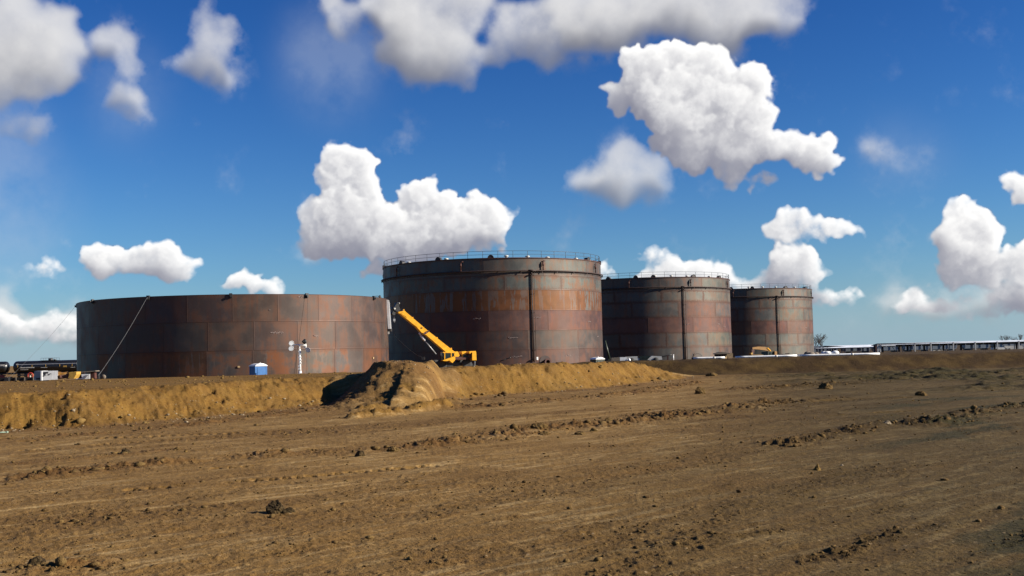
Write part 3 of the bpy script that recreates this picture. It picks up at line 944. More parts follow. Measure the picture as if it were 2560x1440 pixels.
def scatter():
    rs = np.random.RandomState(4)
    # over the whole field, evenly as seen, thicker on rough patches and ridges
    n = 110000
    t = rs.uniform(0, 1, n)
    r = 1 / (1 / 11.0 * (1 - t) + 1 / 110.0 * t)
    a = np.radians(rs.uniform(-29, 29, n))
    x, y = r * np.sin(a), r * np.cos(a)
    z, sand, wind, green, berm, patch = ground_fields(x, y)
    keep = rs.uniform(0, 1, n) < np.clip(0.012 + 0.17 * patch ** 1.5 + 0.26 * wind + 0.12 * sand, 0, 1) * np.where(sand > 0.5, 0.8, 1)
    x, y, z, sand, wind, r = (q[keep] for q in (x, y, z, sand, wind, r))
    size = (0.010 + 0.016 * rs.pareto(3.0, len(x)).clip(0, 3)) * (1 + 1.1 * wind) * (0.75 + r / 60)
    c = np.stack([x, y, z + size * 0.2], 1)
    s = sand > 0.5
    tag(lump_mesh('earth_clods', c[~s], size[~s], 0 + 1, MAT['clod'], 5), 'loose brown clods strewn over the field', 'clods', kind='stuff')
    tag(lump_mesh('sandy_clods', c[s], size[s] * 1.5, 1, MAT['sandclod'], 6), 'crumbled yellow clods on the spoil bank', 'clods', kind='stuff')
    # clods heaped along the ridges
    P, S = [], []
    for pts, w, h in WINDW:
        L = sum(math.hypot(b[0] - a_[0], b[1] - a_[1]) for a_, b in zip(pts[:-1], pts[1:]))
        k = int(L * 17 * (h / 0.08))
        for _ in range(k):
            q = rs.uniform(0, len(pts) - 1.001)
            i = int(q)
            f = q - i
            P.append((pts[i][0] * (1 - f) + pts[i + 1][0] * f + rs.normal(0, w * 1.0), pts[i][1] * (1 - f) + pts[i + 1][1] * f + rs.normal(0, w * 1.0)))
            S.append((0.012 + 0.015 * min(3.0, rs.pareto(2.3))) * (0.6 + h * 4.5))
    P, S = np.array(P), np.array(S)
    ok = rs.uniform(0, 1, len(P)) < np.clip(0.5 + 1.6 * vnoise(P[:, 0] / 1.3, P[:, 1] / 1.3, 17), 0.05, 1)
    P, S = P[ok], S[ok]
    z = ground_fields(P[:, 0], P[:, 1])[0]
    tag(lump_mesh('ridge_clods', np.stack([P[:, 0], P[:, 1], z + S * 0.3], 1), S, 1, MAT['clod'], 8), 'rows of dark clods left along the wheel ruts', 'clods', kind='stuff')
    # pale stones on and below the bank
    n = 1100
    t = rs.uniform(0, 1, n)
    x = rs.uniform(-26, 19, n)
    y = np.interp(x, bxs, bys) + rs.normal(1.0, 2.6, n)
    z = ground_fields(x, y)[0]
    s = 0.02 + 0.028 * rs.pareto(3.2, n).clip(0, 3)
    tag(lump_mesh('pale_stones', np.stack([x, y, z + s * 0.3], 1), s, 1, MAT['stone'], 9, 0.15), 'pale stones scattered on and below the sandy bank', 'stones', kind='stuff')


scatter()

rng = random.Random(12)
CLODS = [  # photo x, y, half width m, height factor, kind, label
    (692, 1282, 0.22, 1.25, 'shadeclod', 'large dark clod lying alone in the foreground field'),
    (722, 1285, 0.14, 0.9, 'shadeclod', 'smaller clod touching the right of the lone foreground clod'),
    (92, 1414, 0.15, 1.0, 'shadeclod', 'dark clod with a long shadow at the bottom left corner'),
    (316, 1136, 0.30, 1.1, 'shadeclod', 'dark upright clod on the left rut, below the sandy bank'),
    (464, 1128, 0.12, 1.2, 'sandclod', 'small pale block standing on the smooth track, left of centre'),
    (188, 1180, 0.14, 1.2, 'clod', 'small rounded clod near the left edge of the field'),
    (900, 1140, 0.26, 1.1, 'shadeclod', 'dark blocky clod at the end of the left clod row'),
    (984, 1128, 0.34, 0.8, 'clod', 'broad crumbled clod in the middle of the clod row'),
    (1346, 1070, 0.52, 0.8, 'clod', 'biggest clod heap on the central ridge of spoil'),
    (1360, 1086, 0.36, 0.6, 'clod', 'broken clod in front of the biggest clod heap'),
    (1520, 1056, 0.34, 1.0, 'clod', 'dark clod on the ridge right of the biggest heap'),
    (1452, 1086, 0.36, 0.6, 'clod', 'low clod between the big heap and the right ridge clods'),
    (1750, 984, 0.65, 1.2, 'clod', 'tilted slab of earth near the right end of the sandy bank'),
    (2044, 1176, 0.20, 1.5, 'sandclod', 'pointed pyramid shaped clod standing alone, right foreground'),
    (2104, 1164, 0.10, 0.7, 'stone', 'small tan stone right of the pyramid shaped clod'),
    (2217, 1058, 0.26, 1.0, 'stone', 'pale angular stone on the right ridge of the field'),
    (2062, 972, 0.8, 0.9, 'clod', 'dark reddish lump on the far field below the berm'),
    (1777, 941, 1.1, 0.6, 'clod', 'dark clump where the sandy bank meets the far berm'),
    (2304, 988, 0.6, 0.7, 'clod', 'greenish clump on the right of the far field'),
    (466, 1055, 0.20, 0.6, 'stone', 'flat white stone at the foot of the left bank'),
    (520, 1046, 0.18, 0.9, 'stone', 'round white stone at the foot of the left bank'),
    (607, 1038, 0.16, 0.7, 'stone', 'white stone furthest right at the foot of the left bank'),
    (366, 974, 0.30, 0.6, 'sandclod', 'pale slab of earth on the brow of the left bank'),
    (1484, 1078, 0.28, 0.8, 'sandclod', 'tan clod in the central ridge'),
]
for px, py, w, hf, kind, label in CLODS:
    w *= 0.6 if py < 1200 else 0.9
    zg = 0.0
    for _ in range(3):
        p = onz(px, py, zg)
        zg = gz(p.x, p.y)
    v, f = ico(4 if w > 0.15 else 3)
    sd = rng.uniform(0, 99)
    dirx = [Vector((rng.uniform(-1, 1), rng.uniform(-1, 1), rng.uniform(-0.4, 1))).normalized() for _ in range(9)]
    cut = [rng.uniform(0.62, 0.92) for _ in dirx]
    mb = MB()
    pts = []
    for q in v:
        k = 1.0
        for dd, cc in zip(dirx, cut):          # broken faces
            t = q[0] * dd.x + q[1] * dd.y + q[2] * dd.z
            if t > 1e-3:
                k = min(k, cc / t)
        nn = float(fbm(np.array([q[0] * 3 + sd]), np.array([q[1] * 3 + q[2] * 4.1]), 1.0, 4, 0.6, 5)[0]) * (0.5 if kind != 'stone' else 0.12)
        k *= 1 + nn
        zz = q[2] * k
        tp = 1.0 if 'pyramid' not in label else max(0.12, 0.8 - 0.75 * max(0, zz))
        pts.append((q[0] * k * w * tp, q[1] * k * w * 0.85 * tp, max(zz, -0.25) * w * 0.85 * hf))
    mb.add(pts, [list(t) for t in f], False)
    o = mb.build('dirt_clod' if kind != 'stone' else 'stone', MAT[kind])
    o.location = (p.x, p.y, zg + w * 0.08)
    tag(o, label, 'clod' if kind != 'stone' else 'stone', 'larger clods and stones on the field')

# ------------------------------------------------------------------ storage tanks
R_TANK = 16.5
GREY, GREYL, BLUEG = (0.150, 0.148, 0.132), (0.185, 0.185, 0.165), (0.205, 0.225, 0.205)
PINK, PINKD, MAUVE = (0.225, 0.105, 0.090), (0.19, 0.092, 0.08), (0.165, 0.115, 0.102)
ORANGE, BROWN = (0.30, 0.118, 0.034), (0.125, 0.085, 0.070)
BROWNL = (0.155, 0.112, 0.092)


def ring_mesh(name, courses, seed, mat, parent):
    """courses: (z0, z1, plates round, first seam angle in degrees, colours, (patch, stain, seam rust))"""
    rnd = random.Random(seed)
    vs, fs, plate, wear, ua, ub, uc = [], [], [], [], [], [], []
    SUB = 6
    for (z0, z1, n, ph, colours, wr) in courses:
        W = 2 * math.pi * R_TANK / n
        for k in range(n):
            a0 = math.radians(ph) + 2 * math.pi * k / n
            avg = [sum(q[i] for q in colours) / len(colours) for i in range(3)]
            c = tuple(0.62 * a_ + 0.38 * b_ for a_, b_ in zip(rnd.choice(colours), avg))
            v = rnd.uniform(0.94, 1.06)
            c = tuple(q * v * rnd.uniform(0.96, 1.04) for q in c) + (1.0,)
            dr = rnd.uniform(-0.006, 0.006)
            w = tuple(min(1, q * rnd.uniform(0.6, 1.15)) for q in wr) + (1.0,)
            sub = max(3, int(SUB * 12 / n) + 1)
            b = len(vs)
            for q in range(sub + 1):
                a = a0 + 2 * math.pi / n * q / sub
                for z in (z0, z1):
                    rr = R_TANK + dr
                    vs.append((rr * math.sin(a), -rr * math.cos(a), z))
            for q in range(sub):
                i = b + q * 2
                fs.append((i, i + 2, i + 3, i + 1))
                for (qq, zz) in ((q, 0), (q + 1, 0), (q + 1, 1), (q, 1)):
                    u, h = W * qq / sub, (z1 - z0) * zz
                    ua.append((u, h))
                    ub.append((W - u, (z1 - z0) - h))
                    uc.append(((a0 + 2 * math.pi / n * qq / sub) * R_TANK + seed * 37.0, z0 + h))
                    plate.append(c)
                    wear.append(w)
    me = bpy.data.meshes.new(name)
    me.from_pydata(vs, [], fs)
    for nm, arr in (('from_corner', ua), ('to_corner', ub), ('unrolled', uc)):
        uv = me.uv_layers.new(name=nm)
        uv.data.foreach_set('uv', np.array(arr, np.float32).ravel())
    for nm, arr in (('plate', plate), ('wear', wear)):
        ca = me.color_attributes.new(nm, 'FLOAT_COLOR', 'CORNER')
        ca.data.foreach_set('color', np.array(arr, np.float32).ravel())
    me.polygons.foreach_set('use_smooth', np.ones(len(fs), bool))
    me.materials.append(mat)
    o = bpy.data.objects.new(name, me)
    col.objects.link(o)
    o.parent = parent
    return o


def ring_band(mb, r0, r1, z0, z1, seg=144):
    mb.lathe([(r0, z0), (r1, z0), (r1, z1), (r0, z1), (r0, z0)], seg, smooth=False)
    return mb


def cyl(a, r, z):
    a = math.radians(a)
    return Vector((r * math.sin(a), -r * math.cos(a), z))


def rotz(a):
    return Matrix.Rotation(math.radians(a), 3, 'Z')


class Tank:
    def __init__(s, px, D, name, label):
        az = math.atan2(ray(px, 760).x, ray(px, 760).y)
        s.c = Vector((D * math.sin(az), D * math.cos(az), 0))
        d = -s.c.normalized()
        s.a = math.atan2(d.x, -d.y)
        s.obj = empty(name, s.c, s.a, label=label, cat='storage tank', group='steel storage tanks in a row')

    def world(s, a, r, z):
        return s.c + Matrix.Rotation(s.a, 3, 'Z') @ cyl(a, r, z)

    def hit(s, px, py):
        """angle and height where the photo pixel meets the shell"""
        o, d = Vector((0, 0, EYE)), ray(px, py)
        ox, oy = -s.c.x, -s.c.y
        A, B, C = d.x ** 2 + d.y ** 2, 2 * (ox * d.x + oy * d.y), ox * ox + oy * oy - R_TANK ** 2
        disc = max(0, B * B - 4 * A * C)
        t = (-B - math.sqrt(disc)) / (2 * A)
        p = Matrix.Rotation(-s.a, 3, 'Z') @ (o + d * t - s.c)
        return math.degrees(math.atan2(p.x, -p.y)), p.z


def chalk(tank, px, py, w, seed, n=6):
    """illegible chalk scribble on the plate"""
    a, z = tank.hit(px, py)
    rnd = random.Random(seed)
    mb = MB()
    L = w
    x = -L / 2
    pp = []
    while x < L / 2:
        cw = rnd.uniform(0.10, 0.2)
        h = rnd.uniform(0.16, 0.30)
        pts = [(x + cw * rnd.uniform(0, 1), rnd.uniform(-0.5, 0.5) * h) for _ in range(4)]
        pp += [cyl(a + math.degrees(q / R_TANK), R_TANK + 0.012, z + zz) for q, zz in pts]
        x += cw * 1.25
    mb.tube(pp, 0.016, 4)
    return mb.build('chalk_mark', MAT['chalk'], tank.obj)


def big_tank(T, zl, courses, vents, chambers, stand_a, stand_end, seed):
    top = zl[-1]
    obj = T.obj
    ring_mesh('shell', courses, seed, MAT['shell'], obj)
    rf = MB()
    rf.lathe([(R_TANK - 0.02, top - 0.05), (R_TANK * 0.5, top + 0.32), (0.01, top + 0.62)], 72, smooth=True)
    rf.build('roof', MAT['roof'], obj)
    ring_band(MB(), R_TANK - 0.01, R_TANK + 0.09, top - 0.02, top + 0.09).build('top_angle', MAT['redbrown'], obj)
    ring_band(MB(), R_TANK - 0.01, R_TANK + 0.035, zl[5] + 0.30, zl[5] + 0.42).build('stiffener_band', MAT['pipe'], obj)
    # guard rail round the roof edge
    rail = MB()
    for h, r in ((1.02, 0.028), (0.55, 0.024)):
        pts = [cyl(a, R_TANK - 0.12, top + h) for a in np.linspace(0, 360, 145)]
        rail.tube(pts, r, 5, caps=False)
    ro = rail.build('guard_rail', MAT['rail'], obj)
    p0 = MB().tube([(0, 0, 0), (0, 0, 1.02)], 0.03, 5).build('post', MAT['rail'], ro)
    N = 49
    for k in range(N):
        o = p0 if k == 0 else p0.copy()
        if k:
            col.objects.link(o)
            o.parent = ro
        o.location = cyl(k * 360 / N + seed * 3, R_TANK - 0.12, top)
    # rim vents: short hooded openings standing on the roof edge
    v = MB()
    prof = [(math.cos(t) * 0.40, math.sin(t) * 0.42) for t in np.linspace(0, math.pi, 11)]
    v.prism([(x, -0.04, z) for x, z in prof], (0, 0.55, 0))
    v0 = v.build('rim_vent', MAT['dark'], obj)
    lip = MB()
    lip.tube([(x * 1.04, -0.05, z * 1.04) for x, z in prof], 0.035, 5)
    lip.build('vent_lip', MAT['pipe'], v0)
    allv = list(vents) + [a for a in range(100, 262, 27)]
    for k, a in enumerate(allv):
        o = v0 if k == 0 else copy_tree(v0, obj)
        o.location = cyl(a, R_TANK + 0.02, top + 0.04)
        o.rotation_euler = (0, 0, math.radians(a))
    wv = MB().lathe([(0.16, 0), (0.16, 0.3), (0.34, 0.36), (0.30, 0.48), (0.01, 0.55)], 14).build('roof_vent', MAT['offwhite'], obj)
    for k, (a, r) in enumerate(((22, 13.5), (40, 12.5), (-60, 14), (60, 14.2), (75, 15), (8, 14.6), (-30, 13.0))):
        o = wv if k == 0 else wv.copy()
        if k:
            col.objects.link(o)
            o.parent = obj
        o.location = cyl(a, r, top + 0.62 * (1 - r / R_TANK) - 0.02)
    # foam ring pipe with its brackets, chambers and standpipe
    zr = zl[5] + 0.62
    ring = MB().tube([cyl(a, R_TANK + 0.24, zr) for a in np.linspace(0, 360, 145)], 0.10, 7, caps=False).build('foam_ring_pipe', MAT['pipe'], obj)
    br = MB().box((0, 0.12, 0), (0.07, 0.28, 0.05)).box((0, -0.02, -0.12), (0.10, 0.08, 0.16)).build('pipe_bracket', MAT['pipe'], ring)
    for k in range(36):
        o = br if k == 0 else br.copy()
        if k:
            col.objects.link(o)
            o.parent = ring
        a = k * 10 + 3 + (k % 3) * 0.8
        o.location, o.rotation_euler = cyl(a, R_TANK + 0.24, zr - 0.08), (0, 0, math.radians(a))
    h = MB()
    h.tube([(0.0, 0, 0), (0.0, 0, 1.0), (0.06, 0, 1.25), (0.2, 0.02, 1.36), (0.34, 0.12, 1.30)], 0.075, 8)
    h.lathe([(0.01, 0), (0.13, 0), (0.13, 0.45), (0.01, 0.45)], 10, c=(0.0, 0, 0.62))
    h.lathe([(0.01, 0), (0.12, 0), (0.12, 0.06), (0.01, 0.06)], 10, c=(0.0, 0, 0.1))
    h0 = h.build('foam_chamber', MAT['redbrown'], obj)
    for k, a in enumerate(chambers):
        o = h0 if k == 0 else h0.copy()
        if k:
            col.objects.link(o)
            o.parent = obj
        o.location, o.rotation_euler = cyl(a, R_TANK + 0.22, zr + 0.08), (0, 0, math.radians(a))
    sp = MB()
    for da, r in ((0, 0.085), (1.3, 0.035)):
        sp.tube([cyl(stand_a + da, R_TANK + 0.13, zr), cyl(stand_a + da, R_TANK + 0.13, stand_end)], r, 8)
    z = zr - 0.6
    while z > stand_end + 0.3:
        sp.box(cyl(stand_a + 0.65, R_TANK + 0.06, z), (0.40, 0.12, 0.04), rotz(stand_a + 0.7))
        z -= 2.6
    sp.tube([cyl(stand_a - 1.6, R_TANK + 0.3, zr + 0.02), cyl(stand_a + 2.2, R_TANK + 0.3, zr + 0.02)], 0.12, 8)
    sp.lathe([(0.01, 0), (0.2, 0), (0.2, 0.1), (0.01, 0.1)], 12, c=cyl(stand_a, R_TANK + 0.3, zr - 0.5))
    sp.lathe([(0.01, 0), (0.2, 0), (0.2, 0.1), (0.01, 0.1)], 12, c=cyl(stand_a, R_TANK + 0.3, stand_end + 0.3))
    sp.build('standpipe', MAT['pipe'], obj)
    if stand_end > 1.4:
        MB().box(cyl(stand_a + 1.5, R_TANK + 0.4, stand_end + 0.42), (0.24, 0.12, 0.42), rotz(stand_a)).build('pipe_cap', MAT['white'], obj)
    # bottom plate ring on its concrete curb
    ring_band(MB(), R_TANK - 0.4, R_TANK + 0.25, zl[0] - 0.75, zl[0] - 0.02).build('foundation_ring', MAT['offwhite'], obj)


ZL = [EYE + z for z in (-1.75, 0.75, 3.42, 6.2, 9.0, 11.03, 13.42)]
T2 = Tank(1232, 176.3, 'storage_tank', 'nearest tall rusty tank with a broad orange rust band, behind the yellow crane')
T3 = Tank(1611, 228, 'storage_tank', 'middle tall tank with white framed pale plates, between orange banded tank and smallest tank')
T4 = Tank(1850, 278.5, 'storage_tank', 'smallest looking and farthest tall tank, behind the excavator')
T1 = Tank(592, 130.9, 'storage_tank', 'low wide open tank shell of three brown courses with guy wires')

big_tank(T2, ZL, [
    (ZL[0], ZL[1], 12, 17.3, (MAUVE, (0.15, 0.10, 0.088)), (0, 0.25, 0.35)),
    (ZL[1], ZL[2], 12, 16.7, (GREY, MAUVE, (0.165, 0.14, 0.125)), (0, 0.2, 0.4)),
    (ZL[2], ZL[3], 12, 27.8, (PINK, PINKD, (0.21, 0.12, 0.10)), (0, 0.3, 0.35)),
    (ZL[3], ZL[4], 12, 17.3, (ORANGE, (0.27, 0.10, 0.035), (0.29, 0.13, 0.045)), (0.9, 0.3, 0.3)),
    (ZL[4], ZL[5], 12, 6, (BLUEG, GREYL, BLUEG), (0, 0.55, 0.7)),
    (ZL[5], ZL[6], 12, 26, (GREYL, BLUEG, GREYL), (0, 0.4, 0.5))],
    (-27, -0.5, 58, 84, -52, -80), (-95, -55, -15, 25.3, 65, 110, 160, 200), 19.2, EYE - 1.1 + 0.15, 1)
big_tank(T3, ZL, [
    (ZL[0], ZL[1], 12, 25.5, (GREYL, BLUEG, MAUVE), (0, 0.3, 0.9)),
    (ZL[1], ZL[2], 12, 13.5, (GREYL, GREYL, (0.19, 0.17, 0.15)), (0, 0.25, 0.95)),
    (ZL[2], ZL[3], 12, 2.0, (PINK, PINKD, (0.235, 0.145, 0.13)), (0, 0.25, 0.6)),
    (ZL[3], ZL[4], 12, 22, (PINKD, GREYL, (0.22, 0.13, 0.12), GREYL), (0, 0.35, 1.0)),
    (ZL[4], ZL[5], 12, 11, (BLUEG, GREYL, (0.22, 0.215, 0.19)), (0, 0.3, 1.0)),
    (ZL[5], ZL[6], 12, 10, (GREY, GREYL), (0, 0.25, 0.4))],
    (-23, -5, 6, 33.5, 59, -52), (-49, -9.3, 30.6, 70, 110, 160, 220), 25.4, ZL[0] + 0.1, 2)
big_tank(T4, ZL, [
    (ZL[0], ZL[1], 12, 1.4, (BLUEG, GREYL), (0, 0.25, 0.7)),
    (ZL[1], ZL[2], 12, 19, (BLUEG, GREYL, (0.18, 0.19, 0.165)), (0, 0.2, 0.8)),
    (ZL[2], ZL[3], 12, 8, (PINK, (0.22, 0.13, 0.10), (0.21, 0.15, 0.13)), (0, 0.3, 0.6)),
    (ZL[3], ZL[4], 12, 28, ((0.2, 0.14, 0.125), BLUEG, GREYL), (0, 0.4, 0.9)),
    (ZL[4], ZL[5], 12, 15, (GREYL, BLUEG, (0.2, 0.15, 0.13)), (0, 0.3, 0.9)),
    (ZL[5], ZL[6], 12, 5.5, (BLUEG, GREYL), (0, 0.3, 0.6))],
    (-6.3, 9.7, 38, 63.6, -40), (-5, 35, 75, 115, -45, 200), 29.3, ZL[0] + 0.1, 3)

# open, half built tank
Z1 = [0.05, EYE - 1.5, EYE + 1.10, EYE + 3.87, EYE + 6.5]
ring_mesh('shell', [
    (Z1[0], Z1[1], 24, 9, (BROWN, GREY), (0, 0.6, 0.5)),
    (Z1[1], Z1[2], 24, 5.0, (MAUVE, GREY, (0.16, 0.15, 0.145), (0.23, 0.10, 0.042), BROWNL), (0.45, 1.0, 0.6)),
    (Z1[2], Z1[3], 24, 5.5, (BROWNL, MAUVE, (0.165, 0.13, 0.115), BROWNL), (0, 0.35, 0.35)),
    (Z1[3], Z1[4], 24, 13.6, (MAUVE, BROWNL, (0.17, 0.12, 0.10)), (0, 0.35, 0.3))], 4, MAT['shell'], T1.obj)
inner = MB()
inner.lathe([(R_TANK - 0.02, Z1[0]), (R_TANK - 0.02, Z1[-1]), (R_TANK + 0.0, Z1[-1])], 144)
inner.build('inner_lining', MAT['redbrown'], T1.obj)
lug = MB().box((0, -0.03, -0.1), (0.30, 0.22, 0.42)).box((0, -0.16, -0.16), (0.12, 0.22, 0.2)).build('rim_lug', MAT['dark'], T1.obj)
lug_angles = []
for k, px in enumerate((193, 232, 371, 577, 767, 934)):
    a = T1.hit(px, 760)[0] if px != 193 else -88.5
    lug_angles.append(a)
    o = lug if k == 0 else lug.copy()
    if k:
        col.objects.link(o)
        o.parent = T1.obj
    o.location, o.rotation_euler = cyl(a, R_TANK, Z1[-1] - 0.02), (0, 0, math.radians(a))
for k, (px, py, w) in enumerate(((692, 832, 1.3), (748, 742, 0.5), (788, 840, 0.5), (674, 775, 0.15))):
    chalk(T1, px, py, w, 60 + k)
# small studs on the lower course
st = MB()
for px, py in ((597, 917), (932, 895)):
    a, z = T1.hit(px, py)
    st.box(cyl(a, R_TANK + 0.04, z), (0.22, 0.10, 0.16), rotz(a))
st.build('weld_clip', MAT['wood'], T1.obj)
for T, marks in ((T2, ((1339, 794, 1.3), (1473, 804, 0.9), (1282, 844, 1.4), (1495, 841, 0.7), (1291, 892, 1.5), (1420, 889, 1.1), (1192, 797, 1.2))),
                 (T3, ((1717, 811, 1.3), (1796, 810, 1.0), (1811, 817, 0.7))), (T4, ((2015, 819, 0.9),))):
    for k, (px, py, w) in enumerate(marks):
        chalk(T, px, py, w, int(px))
# manway nozzle on the nearest tall tank
a, z = T2.hit(1363, 905)
noz = MB()
Mn = rotz(a) @ Matrix.Rotation(math.pi / 2, 3, 'X')
noz.lathe([(0.34, -0.1), (0.34, 0.75), (0.52, 0.75), (0.52, 0.86), (0.30, 0.86), (0.30, 0.2), (0.01, 0.2)], 24, c=cyl(a, R_TANK, z), M=Mn, smooth=False)
noz.build('nozzle', MAT['redbrown'], T2.obj)
pl = MB().lathe([(0.9, 0.0), (0.9, 0.03), (0.36, 0.03)], 28, c=cyl(a, R_TANK, z), M=Mn, smooth=False)
pl.build('nozzle_plate', MAT['pipe'], T2.obj)
mp = MB()
a3, z3 = T3.hit(1700, 905)


# ------------------------------------------------------------------ guy wires of the open tank
def wire(top, foot, r, label, mat='cable'):
    mid = [top.lerp(foot, t) - Vector((0, 0, 0.25 * math.sin(math.pi * t))) for t in np.linspace(0, 1, 9)]
    e = empty('guy_wire', foot, label=label, cat='guy wire', group='guy wires of the open tank')
    MB().tube([p - foot for p in mid], r, 5).build('cable', MAT[mat], e)
    MB().box((0, 0, 0.05), (0.35, 0.35, 0.3)).tube([(0, 0, 0.1), (top - foot).normalized() * 1.0], 0.03, 5).build('anchor', MAT['dark'], e)


tp = T1.world(lug_angles[2], R_TANK + 0.2, Z1[-1] - 0.1)
wire(tp, at(243, 944, 98.5), 0.017, 'straight steel cable crossing the dark left side of the open tank')
tp = T1.world(lug_angles[0], R_TANK + 0.2, Z1[-1] - 0.2)
wire(tp, at(18, 950, 97.0), 0.009, 'thin cable running down left from the open tank rim across the sky')
tp = T1.world(lug_angles[4], R_TANK + 0.2, Z1[-1] - 0.1)
wire(tp, T1.world(T1.hit(752, 808)[0], R_TANK + 1.0, 0.3), 0.011, 'faint cable hanging from the rim lug above the light mast', 'pipe')
tp = at(984, 836, 133)
wire(Vector(tp), at(1058, 897, 128), 0.025, 'dark cable behind the crane boom, right of the open tank', 'dark')

# ------------------------------------------------------------------ welder's shelter hanging on the rim
Yc = 127.3
def P(px, py, Y=Yc):
    return at(px, py, Y)


sh = empty('welding_shelter', P(963, 832), label='dark hanging welding cage with a white plank on the open tank rim', cat='welding cage')
o0 = P(963, 832)
def local(pts, o=o0):
    return [p - o for p in pts]


b = MB().prism(local([P(952, 752), P(971, 755), P(976, 826), P(958, 829)]), (0, 1.3, 0))
b.build('canvas_panel', MAT['grey'], sh)
MB().prism(local([P(965.5, 749, Yc - .1), P(972, 750, Yc - .1), P(977, 822, Yc - .1), P(970, 822, Yc - .1)]), (0, 0.12, 0)).build('white_plank', MAT['white'], sh)
MB().prism(local([P(946, 744), P(963, 747), P(963, 752), P(946, 749)]), (0, 1.4, 0)).build('top_beam', MAT['redbrown'], sh)
MB().prism(local([P(950.5, 752), P(954, 752), P(961, 829), P(952, 833)]), (0, 1.2, 0)).build('side_frame', MAT['dark'], sh)
MB().prism(local([P(958, 824, Yc - .05), P(977, 822, Yc - .05), P(977, 828, Yc - .05), P(964, 829, Yc - .05), P(963, 833, Yc - .05), P(953, 833, Yc - .05)]), (0, 1.4, 0)).build('floor_box', MAT['dark'], sh)
MB().tube(local([P(928, 744, Yc - .2), P(934, 741, Yc - .2), P(944, 740, Yc - .2), P(950, 743, Yc - .2)]), 0.035, 6).tube(local([P(948, 739), P(952, 747)]), 0.13, 8).build('lamp_arm', MAT['dark'], sh)
br = MB()
for (x0, y0, x1, y1) in ((953, 756, 956, 772), (956, 768, 958, 800), (958, 790, 964, 806), (957, 800, 965, 812), (953, 762, 960, 790)):
    br.tube(local([P(x0, y0, Yc - .12), P(x1, y1, Yc - .12)]), 0.022, 5)
br.build('brace', MAT['white'], sh)
MB().box(P(971, 832, Yc - .1) - o0, (0.16, 0.16, 0.26)).build('hanging_bag', MAT['offwhite'], sh)

# ------------------------------------------------------------------ rough terrain crane
Y0 = 139.0
c0 = Vector((at(1140, 905, Y0).x, Y0 + 1.3, gz(at(1140, 905, Y0).x, Y0 + 1.3)))
cr = empty('mobile_crane', c0, label='yellow mobile crane with its boom lowered towards the open tank', cat='crane')


def Q(px, py, dy=0.0):
    return at(px, py, Y0 + dy) - c0


def ext(mb, pts, dy0, dy1):
    f = [at(px, py, Y0 + dy0) - c0 for px, py in pts]
    return mb.prism(f, (0, dy1 - dy0, 0))


# boom sections: heavy base section, slightly slimmer fly section, swelling where the lift ram grips it
boom = ext(MB(), [(995.5, 782), (1010.5, 778.5), (1067, 827), (1131, 877.5), (1136, 880), (1128, 887), (1118, 885), (1062, 837), (1052, 832), (1039, 817), (1032, 812)], 0.9, 1.75).build('boom', MAT['yellow'], cr)
bs = MB()
ext(bs, [(1010.5, 778.5), (1012.5, 780), (1010, 783), (996.5, 786), (995.5, 782)], 0.83, 1.82)
ext(bs, [(1068, 826.5), (1071, 829.5), (1062, 838), (1056, 835)], 0.85, 1.8)
bs.build('boom_collar', MAT['yellow'], boom)
lug_ = MB()
for x, y in ((1011, 777.5), (1032.5, 796.5), (1092, 845.5), (1127, 872)):
    lug_.box(Q(x, y, 1.3), (0.10, 0.5, 0.22))
lug_.build('boom_lug', MAT['yellow'], boom)
win = MB()
ext(win, [(1063.5, 828), (1069.5, 827), (1070.5, 830), (1066, 833)], 0.84, 0.9)
ext(win, [(1055.5, 834), (1062, 829.5), (1066, 833), (1060.5, 837)], 0.845, 0.9)
win.build('boom_opening', MAT['redbrown'], boom)
ext(MB(), [(1050.5, 819.5), (1053.5, 819), (1054, 822), (1051, 822.5)], 0.85, 0.9).build('pin', MAT['dark'], boom)
# faded letters along the boom tip (too small to read in the photograph)
lt = MB()
dx, dy = (1017 - 1004.5) / 6, (796 - 787) / 6
for k in range(6):
    x, y = 1004.0 + dx * k, 787.0 + dy * k
    ext(lt, [(x, y), (x + 1.1, y + 0.85), (x + 1.7, y + 0.15), (x + 0.6, y - 0.7)], 0.862, 0.9)
lt.build('boom_lettering', paint('worn boom lettering', (0.30, 0.14, 0.01), 0.5), boom)
hd = MB()
ext(hd, [(987, 771), (992, 762), (996, 758), (999, 768), (1002, 777), (996, 782), (990, 780)], 1.0, 1.6)
ext(hd, [(984, 776), (988, 772), (992, 783), (990, 792), (985, 788)], 1.1, 1.5)
hd.tube([Q(988, 774, 1.0), Q(988, 774, 1.7)], 0.2, 14)
hd.tube([Q(996, 763, 1.0), Q(996, 763, 1.7)], 0.18, 14)
hd.tube([Q(986, 786, 1.0), Q(986, 786, 1.7)], 0.2, 14)
hd.build('boom_head', MAT['dark'], boom)
MB().tube([Q(997.2, 759.5, 0.95), Q(999, 761.5, 0.95)], 0.06, 8).tube([Q(988, 774, 0.92), Q(988, 774, 0.99)], 0.10, 10).build('sheave_pin', MAT['offwhite'], boom)
hk = MB().tube([Q(987.6, 776, 1.3), Q(988.8, 800, 1.3)], 0.025, 5).box(Q(989, 802, 1.3), (0.24, 0.2, 0.3)).tube([Q(989, 804, 1.3), Q(990, 807, 1.3), Q(988, 808, 1.3)], 0.045, 6)
hk.build('hook_block', MAT['grey'], boom)
ram = MB().tube([Q(1063, 852, 1.3), Q(1091, 886, 1.3)], 0.075, 10).build('lift_ram', MAT['galv'], cr)
MB().tube([Q(1053.5, 839.5, 1.3), Q(1063, 852, 1.3)], 0.15, 12).tube([Q(1049, 833, 1.3), Q(1054, 840, 1.3)], 0.10, 10).build('ram_sleeve', MAT['silver'], ram)
